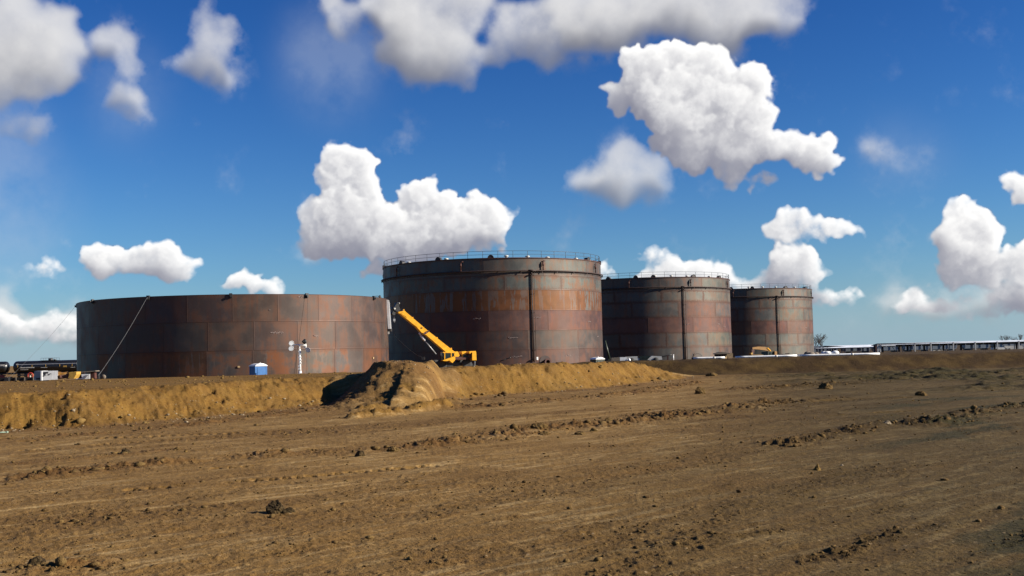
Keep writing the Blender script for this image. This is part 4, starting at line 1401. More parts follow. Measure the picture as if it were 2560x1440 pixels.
# turntable and boom foot
tt = MB()
ext(tt, [(1127, 880.5), (1139, 878.5), (1141, 880), (1145, 889), (1142, 892), (1131, 892), (1127, 889)], 0.75, 1.9)
tt.build('boom_foot', MAT['yellow'], cr)
dk = MB()
ext(dk, [(1122, 892), (1146, 892), (1150, 894), (1168, 894), (1168, 899), (1126, 899)], 0.4, 2.3)
dk.build('upper_deck', MAT['redbrown'], cr)
en = MB()
ext(en, [(1149, 879), (1160, 878), (1161.5, 884), (1158, 886), (1150, 886)], 0.6, 2.0)
ext(en, [(1149.5, 885), (1151.5, 885), (1152.5, 893), (1150.8, 893)], 0.6, 0.9)
ext(en, [(1141, 896), (1151, 896), (1152, 900), (1142, 900.5)], 0.5, 1.2)
en.build('winch', MAT['yellow'], cr)
cw = MB()
ext(cw, [(1170.5, 881), (1180.5, 880.5), (1181.5, 901), (1170.5, 901)], 0.0, 2.6)
ext(cw, [(1164, 878.5), (1180.5, 877.5), (1180.5, 880.5), (1170.5, 881.5), (1167, 884), (1164, 884)], 0.1, 2.4)
cw.build('counterweight', MAT['yellow'], cr)
ext(MB(), [(1164.8, 884), (1167, 884), (1170.4, 881.6), (1170.4, 897), (1165, 896)], 0.2, 2.4).build('engine_cowl', MAT['redbrown'], cr)
# cab: frame bars round dark glass
cab = MB()
ext(cab, [(1101, 899.5), (1126.5, 890.5), (1128, 891), (1128, 900), (1121.5, 907.5), (1119, 906), (1113, 901), (1108, 903), (1098, 902.5), (1097, 901)], 0.0, 1.0)
ext(cab, [(1098, 880), (1127, 880.5), (1127, 883), (1098, 882.5)], 0.0, 1.0)
for pts in ([(1101, 882.5), (1103, 882.5), (1103, 899.5), (1101, 900)], [(1117, 882.5), (1119, 882.5), (1119, 894.5), (1117, 895)], [(1125.5, 882.5), (1128, 882.5), (1128, 891.5), (1125.5, 892)]):
    ext(cab, pts, 0.0, 0.08)
    ext(cab, pts, 0.92, 1.0)
co_ = cab.build('cab', MAT['yellow'], cr)
ext(MB(), [(1098.5, 882.3), (1126, 882.5), (1126, 891.5), (1101.5, 899.8), (1099, 900)], 0.06, 0.94).build('cab_window', MAT['glass'], co_)
MB().tube([Q(1095, 884, 0.1), Q(1093.5, 888, 0.1), Q(1094.5, 900, 0.1)], 0.03, 6).box(Q(1093.5, 886, 0.1), (0.14, 0.1, 0.26)).build('mirror', MAT['dark'], co_)
ch = MB()
zb = c0.z
ch.box((-0.5, 0.9, 0.62), (4.6, 2.0, 0.45))
ch.box((-2.6, 0.9, 0.5), (0.4, 2.2, 0.35))
ch.box((1.75, 0.9, 0.5), (0.4, 2.2, 0.35))
ch.build('chassis', MAT['dark'], cr)
w = MB().lathe([(0.01, -0.28), (0.30, -0.26), (0.34, -0.2), (0.62, -0.26), (0.72, -0.16), (0.72, 0.16), (0.62, 0.26), (0.34, 0.2), (0.01, 0.2)], 28, M=Matrix.Rotation(math.pi / 2, 3, 'X'))
w0 = w.build('wheel', MAT['rubber'], cr)
MB().lathe([(0.01, -0.30), (0.28, -0.29), (0.30, -0.22)], 18, M=Matrix.Rotation(math.pi / 2, 3, 'X')).build('rim', MAT['yellow'], w0)
for k, (x, y) in enumerate(((-1.9, -0.25), (1.1, -0.25), (-1.9, 2.05), (1.1, 2.05))):
    o = w0 if k == 0 else copy_tree(w0, cr)
    o.location, o.scale = (x, y, 0.62), (0.86, 0.86, 0.86)

cr.rotation_euler[2], cr.scale[0] = math.radians(22), 1.06      # slewed a little towards the viewer

# ------------------------------------------------------------------ light mast and portable toilets
Yl = 101.5
lx = at(750.5, 930, Yl)
lz = gz(lx.x, Yl)
lm = empty('light_tower', (lx.x, Yl, lz), label='white T shaped light mast with four floodlights before the open tank', cat='light tower')
l0 = Vector((lx.x, Yl, lz))
def L(px, py, dy=0.0):
    return at(px, py, Yl + dy) - l0


mst = MB().tube([Vector((0, 0, 0.2)), L(750.3, 928)], 0.14, 10).tube([L(750.3, 928), L(749.6, 900), L(749.2, 873)], [0.11, 0.09, 0.09], 10).tube([L(749.2, 873), L(748.6, 863)], 0.05, 8)
rr_ = random.Random(3)
for k in range(7):      # lashings that break the outline of the wrapped mast
    q = L(750 + rr_.uniform(-1.6, 1.6), 878 + k * 7.4, -0.05)
    mst.box(q, (0.20, 0.16, 0.12))
mst.build('mast', MAT['white'], lm)
MB().tube([L(732, 861.5), L(766, 863)], 0.05, 8).tube([L(765, 863), L(764.4, 871)], 0.045, 8).tube([L(765.5, 863), L(763, 855)], 0.035, 6).tube([L(734, 862), L(733.5, 868), L(727, 874)], 0.045, 6).tube([L(761, 863), L(760.3, 868), L(768, 873)], 0.03, 6).build('crossbar', MAT['white'], lm)
for k, (px, py, tilt, yw) in enumerate(((728, 857.5, 0.5, 0.4), (727.5, 871, 0.35, 0.3), (770.5, 874.5, 0.3, -0.2), (760.5, 854, -0.9, 2.4))):
    M = Matrix.Rotation(yw, 3, 'Z') @ Matrix.Rotation(math.pi / 2 + 0.25 + tilt * 0.3, 3, 'X')
    c = L(px, py, -0.1)
    f = MB().lathe([(0.05, -0.22), (0.10, -0.14), (0.20, 0.0), (0.235, 0.06), (0.22, 0.06)], 18, c=c, M=M)
    fo = f.build('floodlight', MAT['dark'] if k == 3 else MAT['white'], lm)
    MB().lathe([(0.01, 0.05), (0.21, 0.05)], 18, c=c, M=M, smooth=False).build('lens', MAT['lens'] if k < 3 else MAT['dark'], fo)
bs_ = MB().box((0, 0, 0.18), (1.1, 0.9, 0.12))
for sx in (-1, 1):
    bs_.tube([(0, 0, 0.2), (sx * 0.9, 0.2, 0.06)], 0.05, 6)
    bs_.box((sx * 0.9, 0.2, 0.05), (0.3, 0.3, 0.1))
bs_.build('base', MAT['galv'], lm)


def toilet(pos, rz, body, label, open_lid=True):
    e = empty('portable_toilet', pos, rz, label=label, cat='portable toilet')
    W, H = 1.12, 2.05
    b = MB().box((0, 0, H / 2 + 0.1), (W, W, H - 0.1))
    for sx in (-1, 1):
        for sy in (-1, 1):
            b.box((sx * (W / 2 - 0.03), sy * (W / 2 - 0.03), H / 2 + 0.1), (0.09, 0.09, H - 0.08))
    bo = b.build('cabin', body, e)
    MB().box((0, -W / 2 - 0.012, H / 2 + 0.08), (0.72, 0.03, H - 0.35)).box((0.28, -W / 2 - 0.035, 1.1), (0.06, 0.04, 0.16)).build('door', body, bo)
    r = MB()
    n = 7
    rows = []
    for i in range(n):
        t = -1 + 2 * i / (n - 1)
        rows.append((t * (W / 2 + 0.05), H + 0.08 + 0.20 * (1 - t * t)))
    r.prism([(x, -(W / 2 + 0.05), z) for x, z in rows] + [(W / 2 + 0.05, -(W / 2 + 0.05), H + 0.03), (-(W / 2 + 0.05), -(W / 2 + 0.05), H + 0.03)], (0, W + 0.1, 0))
    r.tube([(0.36, 0.36, H), (0.36, 0.36, H + 0.34)], 0.045, 8)
    r.build('roof', MAT['white'], e)
    MB().box((0, 0, 0.07), (W + 0.06, W + 0.06, 0.14)).build('skid', MAT['dark'], e)
    return e


tp_ = at(645.5, 912.5, 103.0)
tz = tp_.z - 2.32
_b = toilet((tp_.x, 103.0, gz(tp_.x, 103.0)), math.radians(38), MAT['blue'], 'blue portable toilet with a white roof beside the open tank')
_b.location.z = tz if tz > gz(tp_.x, 103.0) else gz(tp_.x, 103.0)
print('toilet base', tz, gz(tp_.x, 103.0))
tq = at(1494, 893.5, 128.0)
_t = toilet((tq.x, 128.5, gz(tq.x, 128.5)), math.radians(30), MAT['darkgreen'], 'dark portable toilet with white roof by the right edge of the orange banded tank')
_t.location.z = tq.z - 2.3
print('toilet2', tq.z - 2.3, gz(tq.x, 128.5))


# ------------------------------------------------------------------ small things on the pad at the left
def on(px, py, Y):
    p = at(px, py, Y)
    return Vector((p.x, Y, gz(p.x, Y)))


Yp = 94.5
g0 = on(107, 950, Yp)
gb = empty('equipment_box', g0, math.radians(0), label='pale grey sheet metal box on the pad left of the open tank', cat='equipment box')
sc = Yp / F_PX
gm = MB().prism([at(84.5, 950, Yp) - g0, at(101.5, 951, Yp - .5) - g0, at(101.5, 928, Yp - .5) - g0, at(86, 927.5, Yp) - g0], (0.1, 1.2, 0)).prism([at(105, 951, Yp - .5) - g0, at(130, 949.5, Yp) - g0, at(130, 927, Yp) - g0, at(105, 927.5, Yp - .5) - g0], (0.02, 1.2, 0))
gm.build('cabinet', MAT['grey'], gb)
MB().prism([at(101.6, 951.3, Yp - .56) - g0, at(104.9, 951.3, Yp - .56) - g0, at(104.9, 927.2, Yp - .56) - g0, at(101.6, 927.2, Yp - .56) - g0], (0, 1.2, 0)).build('corner_post', MAT['white'], gb)
for (x, y, w, h) in ((115, 932, 10, 4.2), (113, 938, 5, 1.3), (126, 934.6, 4, 1.8), (93, 947, 4, 3.5), (98, 946.5, 4, 4)):
    q = at(x, y, Yp - 0.62 + 0.5 * (x - 104) / 26 if x > 104 else Yp - 0.56 + 0.5 * (101 - x) / 16) - g0
    MB().box(q, (w * sc, 0.12, h * sc)).build('louvre', MAT['dark'], gb)

Yh = 96.3
h0 = on(150, 949, Yh)
ti = empty('tarp_heap', h0, label='dull yellow tarpaulin over dark lumber beside the grey box', cat='tarp heap')
def grid_cloth(corners, n, amp, seed, o):
    a, b_, c, d = corners
    vs, fs = [], []
    for i in range(n + 1):
        for j in range(n + 1):
            u, v = i / n, j / n
            p = a.lerp(b_, u).lerp(d.lerp(c, u), v)
            nn = float(fbm(np.array([u * 3 + seed]), np.array([v * 3]), 1.0, 3, 0.6, 3)[0])
            vs.append(p + Vector((nn * amp * 0.5, -nn * amp, nn * amp)) - o)
    for i in range(n):
        for j in range(n):
            k = i * (n + 1) + j
            fs.append((k, k + 1, k + n + 2, k + n + 1))
    return vs, fs


vs, fs = grid_cloth([at(131, 934, Yh - .6), at(152, 939, Yh - .6), at(171, 929, Yh + .6), at(131, 929, Yh + .9)], 12, 0.18, 2, h0)
mb = MB().add(vs, fs, True)
vs, fs = grid_cloth([at(131, 940, Yh - .7), at(150, 941, Yh - .7), at(168, 932, Yh - .3), at(134, 934, Yh - .4)], 10, 0.16, 5, h0)
mb.add(vs, fs, True)
mb.build('tarpaulin', MAT['old_yellow'], ti)
mb = MB()
for k in range(6):
    mb.box(at(140 + k * 4.5, 944 - k * 0.7, Yh - 0.3) - h0, (0.9, 0.35, 0.22), rotz(k * 13 - 30))
mb.build('lumber', MAT['redbrown'], ti)
s0 = on(182, 946, 93.0)
yb = empty('loader_bucket', s0, label='bright yellow bucket lying left of the white sign', cat='bucket')
mb = MB()
prof = [(171.5, 931), (176, 930), (181, 930.5), (186, 929), (191, 929.5), (190.5, 936), (187, 942), (184, 946.5), (172, 946), (170, 944), (173, 938)]
mb.prism([at(x, y, 93.0 - .5) - s0 for x, y in prof], (0.1, 0.7, 0))
mb.build('shell', MAT['tarp'], yb)
mb = MB()
mb.prism([at(x, y, 93.0 - .45) - s0 for x, y in ((165, 935), (171.3, 932), (172.6, 938), (169.7, 944), (172, 946.6), (166, 946.8))], (0.05, 0.5, 0))
mb.build('side_plate', MAT['redbrown'], yb)
s1 = on(214, 947, Yp)
sg = empty('site_sign', s1, label='white board with a dark slanting mark at the tank foot', cat='sign')
MB().prism([at(x, y, Yp - .6) - s1 for x, y in ((203, 935.2), (224.5, 935.2), (224.5, 947), (205.5, 948.5))], (0, 0.05, 0)).prism([at(x, y, Yp - .55) - s1 for x, y in ((190, 945.8), (205, 946.2), (205, 948), (190, 948))], (0, 0.3, 0)).build('board', MAT['white'], sg)
mb = MB()
for pts in ([(208.5, 947.6), (212, 947.3), (219.3, 938.2), (222.5, 937.4), (213, 938.2), (212.5, 940.5)], ):
    mb.prism([at(x, y, Yp - .66) - s1 for x, y in pts], (0, 0.05, 0))
mb.build('mark', MAT['grey'], sg)
MB().tube([at(207, 940, Yp - .5) - s1, at(208, 949, Yp + .1) - s1], 0.04, 5).tube([at(222, 940, Yp - .5) - s1, at(222, 949, Yp + .1) - s1], 0.04, 5).build('strut', MAT['wood'], sg)
p0_ = at(216, 929, 96)
pk = empty('timber_stack', Vector((p0_.x, 96, gz(p0_.x, 96))), label='long brown plank laid over dark timber behind the white board', cat='timber')
pk0 = Vector(pk.location)
MB().prism([at(x, y, 95.6) - pk0 for x, y in ((172, 931.5), (238.5, 926.4), (239.5, 928.4), (200, 932), (172, 933.3))], (0, 0.9, 0)).build('plank', MAT['greywood'], pk)
mb = MB()
mb.prism([at(x, y, 96.0) - pk0 for x, y in ((193, 932), (205, 931.5), (207, 947.5), (190, 948.5))], (0, 0.6, 0))
mb.prism([at(x, y, 96.0) - pk0 for x, y in ((226, 930), (236, 930), (237, 946.5), (226, 946.8))], (0, 0.5, 0))
mb.build('trestle', MAT['redbrown'], pk)
q = on(259, 944, 97)
MB_ = MB().lathe([(0.01, -0.06), (0.18, -0.06), (0.2, 0), (0.18, 0.06), (0.01, 0.06)], 20, M=Matrix.Rotation(math.pi / 2, 3, 'X'), c=(0, 0, 0.16))
o = MB_.build('cable_spool', MAT['greywood'])
o.location = q
tag(o, 'small round wooden spool lying where the cable meets the ground', 'spool')
# low black silt fence
fp = on(42, 951, 97.2)
sf = empty('silt_fence', fp, label='low black cloth fence along the far edge of the left pad', cat='fence')
pts = [at(x, y, 97.2) - fp for x, y in ((-90, 946.5), (0, 944.3), (45, 943.6), (84, 943.0))]
btm = [Vector((p.x, p.y, p.z - 0.42)) for p in pts]
mb = MB()
for i in range(3):
    mb.prism([pts[i], pts[i + 1], btm[i + 1], btm[i]], (0, 0.04, 0))
mb.build('cloth', MAT['fence'], sf)
pb = None
for k in range(9):
    t = k / 8
    x = pts[0].x * (1 - t) + pts[-1].x * t
    zt = float(np.interp(x, [p.x for p in pts], [p.z for p in pts]))
    m_ = MB().box((0, 0, -0.2), (0.05, 0.05, 0.48)) if pb is None else None
    if pb is None:
        pb = m_.build('stake', MAT['greywood'], sf)
        o = pb
    else:
        o = pb.copy()
        col.objects.link(o)
        o.parent = sf
    o.location = (x, -0.05, zt)

# red skid and valve wheel beyond the fence
rp = on(8, 940, 118)
rs_ = empty('red_skid', rp, label='red steel skid at the left edge below the first tank car', cat='skid')
hz = at(8, 937.5, 118).z - rp.z
MB().box((-0.4, 0, hz - 0.32), (2.0, 1.6, 0.2)).box((-0.4, -0.6, hz - 0.12), (1.5, 0.2, 0.22)).box((-0.2, 0, hz - 0.2), (0.5, 0.5, 0.36)).build('tray', MAT['red'], rs_)
mb = MB()
for sx in (-1, 1):
    for sy in (-1, 1):
        mb.box((-0.4 + sx * 0.85, sy * 0.6, (hz - 0.4) / 2), (0.14, 0.14, hz - 0.4))
mb.build('leg', MAT['pipe'], rs_)
rp = on(76, 938, 112)
vw = empty('hose_reel', rp, label='small red and white reel just left of the grey box', cat='hose reel')
hz = at(76, 938.5, 112).z - rp.z
MB().lathe([(0.26, -0.06), (0.30, 0.0), (0.26, 0.06), (0.2, 0.03), (0.2, -0.03), (0.26, -0.06)], 20, M=Matrix.Rotation(math.pi / 2, 3, 'X'), c=(0, 0, hz)).box((0, 0, hz), (0.5, 0.04, 0.07)).box((0, 0, hz), (0.07, 0.04, 0.5)).build('wheel', MAT['red'], vw)
MB().tube([(0, 0, 0), (0, 0, hz)], 0.06, 6).box((0, 0, 0.04), (0.6, 0.4, 0.08)).build('stand', MAT['offwhite'], vw)


# ------------------------------------------------------------------ rail tank cars
def tank_car(X, Y, label, first=None):
    e = empty('tank_car', (X, Y, 0.12), label=label, cat='tank car', group='black rail tank cars')
    Lh, r, zc = 8.6, 1.52, 2.64
    Mx = Matrix.Rotation(math.pi / 2, 3, 'Y')
    prof = [(0.01, -Lh - 0.62), (0.7, -Lh - 0.52), (1.2, -Lh - 0.28), (1.45, -Lh), (r, -Lh + 0.35), (r, Lh - 0.35), (1.45, Lh), (1.2, Lh + 0.28), (0.7, Lh + 0.52), (0.01, Lh + 0.62)]
    tk = MB().lathe(prof, 36, c=(0, 0, zc), M=Mx).build('barrel', MAT['black'], e)
    MB().box((0, -r * 0.93 - 0.02, zc + 0.62), (2 * Lh - 1.6, 0.03, 0.16), Matrix.Rotation(-0.38, 3, 'X')).build('pale_stripe', MAT['galv'], tk)
    for x in (-7.6, -3.9, -0.4, 3.2, 6.4):
        MB().box((x, -r - 0.02, zc + 0.2), (0.14, 0.04, 0.6)).build('yellow_stripe', MAT['tarp'], tk)
    MB().box((4.55, -r - 0.03, zc - 0.08), (0.85, 0.04, 0.42)).build('yellow_placard', MAT['tarp'], tk)
    wt = MB()
    rn = random.Random(9)
    for (x0, x1, zz, h) in ((-6.9, -3.4, zc - 0.2, 0.28), (-6.9, -5.0, zc - 0.72, 0.12), (-1.6, -0.2, zc - 0.28, 0.14), (6.0, 7.0, zc - 0.4, 0.12)):
        x = x0
        while x < x1:
            ww = rn.uniform(0.12, 0.24)
            wt.box((x + ww / 2, -r + 0.02 if abs(zz - zc) > 0.5 else -r - 0.02, zz), (ww * 0.8, 0.06, h * rn.uniform(0.7, 1)))
            x += ww
    wt.box((-7.75, -r * 0.93, zc + 0.62), (0.5, 0.06, 0.4))
    wt.box((8.0, -r * 0.95, zc + 0.5), (1.1, 0.06, 0.55))
    wt.build('white_lettering', MAT['offwhite'], tk)
    dm = MB().lathe([(0.55, 0), (0.62, 0.5), (0.5, 0.62), (0.01, 0.65)], 18, c=(0.3, 0, zc + r - 0.1)).lathe([(0.3, 0), (0.3, 0.3), (0.01, 0.34)], 12, c=(1.35, 0, zc + r - 0.05)).build('manway', MAT['dark'], e)
    rl = MB()
    zt = zc + r + 0.62
    for sy in (-0.9, 0.9):
        rl.tube([(-1.9, sy, zt), (2.2, sy, zt)], 0.03, 5)
        for x in (-1.9, -0.6, 0.8, 2.2):
            rl.tube([(x, sy, zc + 1.1), (x, sy, zt)], 0.03, 5)
    rl.box((0.15, 0, zc + r + 0.02), (4.2, 1.9, 0.05))
    rl.build('walkway', MAT['dark'], dm)
    MB().box((0, 0, 0.98), (2 * Lh + 1.6, 0.7, 0.3)).box((-Lh - 0.9, 0, 1.0), (0.3, 2.6, 0.5)).box((Lh + 0.9, 0, 1.0), (0.3, 2.6, 0.5)).build('sill', MAT['dark'], e)
    bg = None
    for x in (-6.7, 6.7):
        b1 = MB().box((0, 0, 0.55), (2.3, 2.0, 0.35)).build('bogie', MAT['dark'], e)
        b1.location = (x, 0, 0)
        for sx in (-0.85, 0.85):
            ww_ = MB().lathe([(0.01, -0.07), (0.46, -0.07), (0.50, 0.05), (0.01, 0.07)], 20, M=Matrix.Rotation(math.pi / 2, 3, 'X'), c=(sx, -0.75, 0.46)).build('wheel', MAT['pipe'], b1)
    return e


Yt = 300.0
xt = at(124, 917, Yt).x
tank_car(xt, Yt, 'black tank car partly hidden behind the open tank')
tank_car(xt - 19.6, Yt, 'black tank car cut off by the left edge of the photo')
tr = MB()
for s in (-0.75, 0.75):
    tr.box((xt - 20, Yt + s, 0.06), (160, 0.09, 0.14))
o = tr.build('railway_track', MAT['pipe'], origin=(xt - 20, Yt, 0))
tag(o, 'steel rails under the black tank cars', 'railway track')

# ------------------------------------------------------------------ things along the far berm
def pipe_run(x0, y0, x1, y1, Y, r, label):
    a, b = at(x0, y0, Y), at(x1, y1, Y)
    n = max(6, int((b - a).length / 1.5))
    pts = []
    for i in range(n + 1):
        p = a.lerp(b, i / n)
        p.z = gz(p.x, Y) + r + 0.0
        pts.append(p)
    zs = np.array([p.z for p in pts])
    zs = np.convolve(np.pad(zs, 4, mode='edge'), np.ones(9) / 9, 'valid') + 0.03
    for p, z in zip(pts, zs):
        p.z = z
    e = empty('white_pipe', pts[0], label=label, cat='pipe', group='white pipes laid on the far berm')
    loc = [p - pts[0] for p in pts]
    MB().tube(loc, r, 14).build('pipe', MAT['white'], e)
    c = None
    for i in range(4, n, 5):
        d = (loc[i] - loc[i - 1]).normalized()
        if c is None:
            c = MB().tube([-d * 0.12, d * 0.12], r * 1.10, 14).build('coupling', MAT['offwhite'], e)
            oo = c
        else:
            oo = c.copy()
            col.objects.link(oo)
            oo.parent = e
        oo.location = loc[i]
    return e


pipe_run(1733, 897, 1812, 894, 133.6, 0.115, 'short white pipe left of the wooden crate on the berm')
pipe_run(1838, 893, 1992, 888, 133.6, 0.12, 'long white pipe on the berm in front of the excavator')
pipe_run(1994, 888, 2199, 882, 133.8, 0.12, 'white pipe on the berm running towards the pipe rack')

cp = on(1815, 893, 134.6)
cx0 = Vector(cp)
wc = empty('wooden_crate', cp, label='plywood crate with a lean-to board on the far berm', cat='crate')
def B(px, py, Y=134.6):
    return at(px, py, Y) - cx0


MB().prism([B(1818.5, 896), B(1832, 894), B(1832.5, 884.5), B(1829, 882), (B(1817, 885))], (0, 0.8, 0)).build('box', MAT['wood'], wc)
MB().prism([B(1787, 884), B(1800, 879.5), B(1829, 883), B(1829, 884.6), B(1787, 885.6)], (0, 1.4, 0)).build('lean_to', MAT['greywood'], wc)
MB().prism([B(1788, 885.6, 135.2), B(1817, 884.8, 135.2), B(1817, 893, 135.2), B(1788, 894.5, 135.2)], (0, 0.6, 0)).build('back_panel', MAT['redbrown'], wc)
mb = MB()
rn = random.Random(4)
for k in range(10):
    mb.box(B(1802 + rn.uniform(-1, 12), 892 - rn.uniform(-3, 2), 134.3), (0.3, 0.25, 0.14), rotz(rn.uniform(0, 90)))
mb.build('offcut', MAT['wood'], wc)

rp = on(1737, 897, 133.8)
rl = empty('wire_reel', rp, label='dark reel of wire at the left end of the white pipe', cat='reel')
mb = MB().lathe([(0.20, -0.05), (0.26, 0), (0.20, 0.05), (0.2, -0.05)], 18, M=rotz(60) @ Matrix.Rotation(math.pi / 2, 3, 'X'), c=(-0.2, 0, 0.45))
mb.box((-0.2, 0, 0.1), (0.34, 0.3, 0.25))
mb.build('coil', MAT['dark'], rl)
pts = [Vector((0.35 + 0.5 * math.cos(t), 0.05, 0.18 + 0.48 * math.sin(t))) for t in np.linspace(0.1, 2.9, 12)]
MB().tube(pts, 0.018, 5).tube([Vector((-0.2, 0.0, 0.5)), Vector((0.1, 0, 0.75))], 0.02, 5).build('loose_wire', MAT['pipe'], rl)
MB().box((0.6, -0.1, 0.12), (0.16, 0.3, 0.22)).build('clamp', MAT['dark'], rl)

# white box unit, bag, pickup, post, slanting beam in front of the middle tank
q = at(1548, 902, 150)
bx = empty('generator_box', Vector((q.x, 150, gz(q.x, 150))), label='grey box unit with a bright white end panel, right of the orange banded tank', cat='generator')
b0 = Vector(bx.location)
Z = lambda x, y, Y=150: at(x, y, Y) - b0
MB().prism([Z(1528, 903.5), Z(1550, 903.5), Z(1550, 893.5), Z(1529, 895)], (0, 1.6, 0)).build('housing', MAT['greywood'], bx)
MB().prism([Z(1550, 904), Z(1567, 904), Z(1567, 893), Z(1550, 893)], (0, 1.5, 0)).build('end_panel', MAT['white'], bx)
mb = MB()
for x in (1531, 1563):
    mb.box(Vector((Z(x, 903).x, 0.7, Z(x, 904).z / 2)), (0.12, 1.4, abs(Z(x, 904).z)))
mb.build('skid', MAT['dark'], bx)
q = at(1573, 899, 150)
o = MB().lathe([(0.01, 0), (0.17, 0.02), (0.2, 0.25), (0.16, 0.42), (0.06, 0.52), (0.01, 0.53)], 14).build('gas_bottle', MAT['white'])
zt = at(1573, 895.5, 150).z
o.location = (q.x, 150, zt - 0.53)
st = MB().box((q.x, 150, (zt - 0.53 + gz(q.x, 150)) / 2), (0.5, 0.5, zt - 0.53 - gz(q.x, 150)))
tag(o, 'small white gas bottle between the box unit and the pickup', 'gas bottle')
o2 = st.build('bottle_stand', MAT['pipe'], origin=(q.x, 150, gz(q.x, 150)))
tag(o2, 'plain dark stand under the small white gas bottle', 'stand')
q = at(1608, 896.5, 165)
gp = gz(q.x, 165)
pu = empty('pickup_truck', (q.x, 165, gp), label='white pickup truck of which only the cab roof shows over the berm', cat='pickup truck')
H = q.z - gp
prof = [(-2.6, 0.45), (-2.6, 0.95), (-0.9, 1.0), (-0.75, H - 0.06), (0.55, H - 0.06), (1.15, 1.02), (2.5, 0.92), (2.6, 0.45)]
MB().prism([(x, -0.9, z) for x, z in prof], (0, 1.8, 0)).build('body', MAT['offwhite'], pu)
MB().prism([(x, -0.93, z) for x, z in ((-0.72, 1.02), (-0.62, H - 0.18), (0.5, H - 0.18), (0.98, 1.04))], (0, 1.86, 0)).build('window', MAT['glass'], pu)
MB().tube([(-0.9, -0.8, H - 0.3), (-0.75, -0.8, H), (0.55, -0.8, H), (1.1, -0.8, H - 0.42)], 0.07, 8).build('roof_edge', MAT['white'], pu)
w0 = MB().lathe([(0.01, -0.12), (0.3, -0.12), (0.4, -0.1), (0.4, 0.1), (0.01, 0.1)], 20, M=Matrix.Rotation(math.pi / 2, 3, 'X')).build('wheel', MAT['rubber'], pu)
for k, (x, y) in enumerate(((-1.7, -0.85), (1.7, -0.85), (-1.7, 0.85), (1.7, 0.85))):
    o = w0 if k == 0 else w0.copy()
    if k:
        col.objects.link(o)
        o.parent = pu
    o.location = (x, y, 0.4)
q = at(1683.5, 898, 190)
o = MB().tube([(0, 0, 0), (0, 0, at(1683.5, 887.5, 190).z - gz(q.x, 190))], 0.09, 8).lathe([(0.01, 0), (0.12, 0), (0.12, 0.12), (0.01, 0.14)], 10, c=(0, 0, at(1683.5, 888.3, 190).z - gz(q.x, 190))).build('marker_post', MAT['white'])
o.location = (q.x, 190, gz(q.x, 190))
tag(o, 'thin white post standing before the middle tank', 'post')
q = on(1655, 893, 192)
bm_ = empty('slanting_beam', q, label='dark beam rising to a short upright before the middle tank', cat='beam')
MB().tube([at(1625, 896.5, 192) - q, at(1652, 892, 192) - q, at(1671, 888.5, 192) - q, at(1679, 886.5, 192) - q], 0.09, 7).build('pole', MAT['dark'], bm_)
MB().box(at(1669.5, 896, 192) - q, (0.2, 0.3, 1.0)).build('upright', MAT['redbrown'], bm_)
q = on(1517, 900, 195)
o = MB().tube([at(1512.5, 852, 195) - q, at(1524.5, 899, 195) - q], 0.16, 8).box(at(1524.5, 900, 195) - q, (0.6, 0.6, 0.4)).build('leaning_strut', MAT['darkgreen'])
o.location = q
tag(o, 'dark green strut leaning in the gap between the two tallest tanks', 'strut')
q = on(1262, 900, 158.5)
o = MB().tube([at(1249, 903.6, 158.2) - q, at(1275.5, 894, 158.6) - q], 0.07, 7).tube([at(1272, 894.6, 158.4) - q, at(1277, 894.4, 158.4) - q], 0.09, 7).build('leaning_pole', MAT['dark'])
o.location = q
tag(o, 'dark pole leaning on the foot of the orange banded tank', 'pole')
q = at(1189, 908, 90)
o = MB().box((0, 0, 0.25), (0.07, 0.07, 0.5), taper=0.7).box((0, 0, 0.46), (0.09, 0.03, 0.1)).build('survey_stake', MAT['offwhite'])
o.location = (q.x, 88.5, at(1189, 912, 88.5).z - 0.25)
tag(o, 'short pale survey stake on the bank right of the crane', 'stake')
q = onz(8, 1078, 0.1)
o = MB().tube([(-0.5, 0, 0.03), (0.16, 0.03, 0.06)], 0.03, 6).box((0.15, 0.03, 0.06), (0.06, 0.08, 0.07)).build('fallen_stake', MAT['stake'])
o.location = (q.x, q.y, gz(q.x, q.y))
tag(o, 'pale green stake lying at the left edge below the bank', 'stake')

# ------------------------------------------------------------------ excavator
Ye = 236.0
q = on(1915, 892, Ye)
ex = empty('excavator', q, label='yellow excavator with a long arched boom before the farthest tank', cat='excavator')
def E(px, py, dy=0.0):
    return at(px, py, Ye + dy) - q


def eprism(pts, d0, d1):
    f = [E(x, y, d0) for x, y in pts]
    return MB().prism(f, (0, d1 - d0, 0))


bo = eprism([(1932.5, 878.5), (1929, 874), (1924, 869.8), (1915, 867), (1900, 866.3), (1888, 867.5), (1882, 869), (1880.5, 871.5), (1886, 873), (1896, 873.5), (1910, 875), (1922, 877), (1930, 880)], 0.6, 1.2).build('boom', MAT['old_yellow'], ex)
eprism([(1921, 870), (1924, 869), (1930, 874), (1933, 878.5), (1930.5, 878)], 0.5, 0.62).build('boom_edge', MAT['yellow'], bo)
sk = eprism([(1880, 867.5), (1883.5, 869), (1887, 876), (1884, 888), (1881, 892), (1878.5, 886), (1879, 876)], 0.65, 1.1).build('stick', MAT['redbrown'], ex)
eprism([(1880.5, 869.5), (1882, 868.8), (1885, 873), (1884, 874)], 0.6, 0.66).build('link', MAT['tarp'], sk)
eprism([(1876, 884), (1880, 880), (1881.5, 888), (1884, 892.5), (1880, 892)], 0.5, 1.3).build('bucket', MAT['tarp'], ex)
hz_ = eprism([(1922, 879), (1939, 878.5), (1939, 889), (1922, 889)], 0.2, 2.6).build('cab', MAT['darkgreen'], ex)
eprism([(1924.5, 880.5), (1931, 880.3), (1931, 886.5), (1924.5, 886.8)], 0.16, 0.22).build('window', MAT['glass'], hz_)
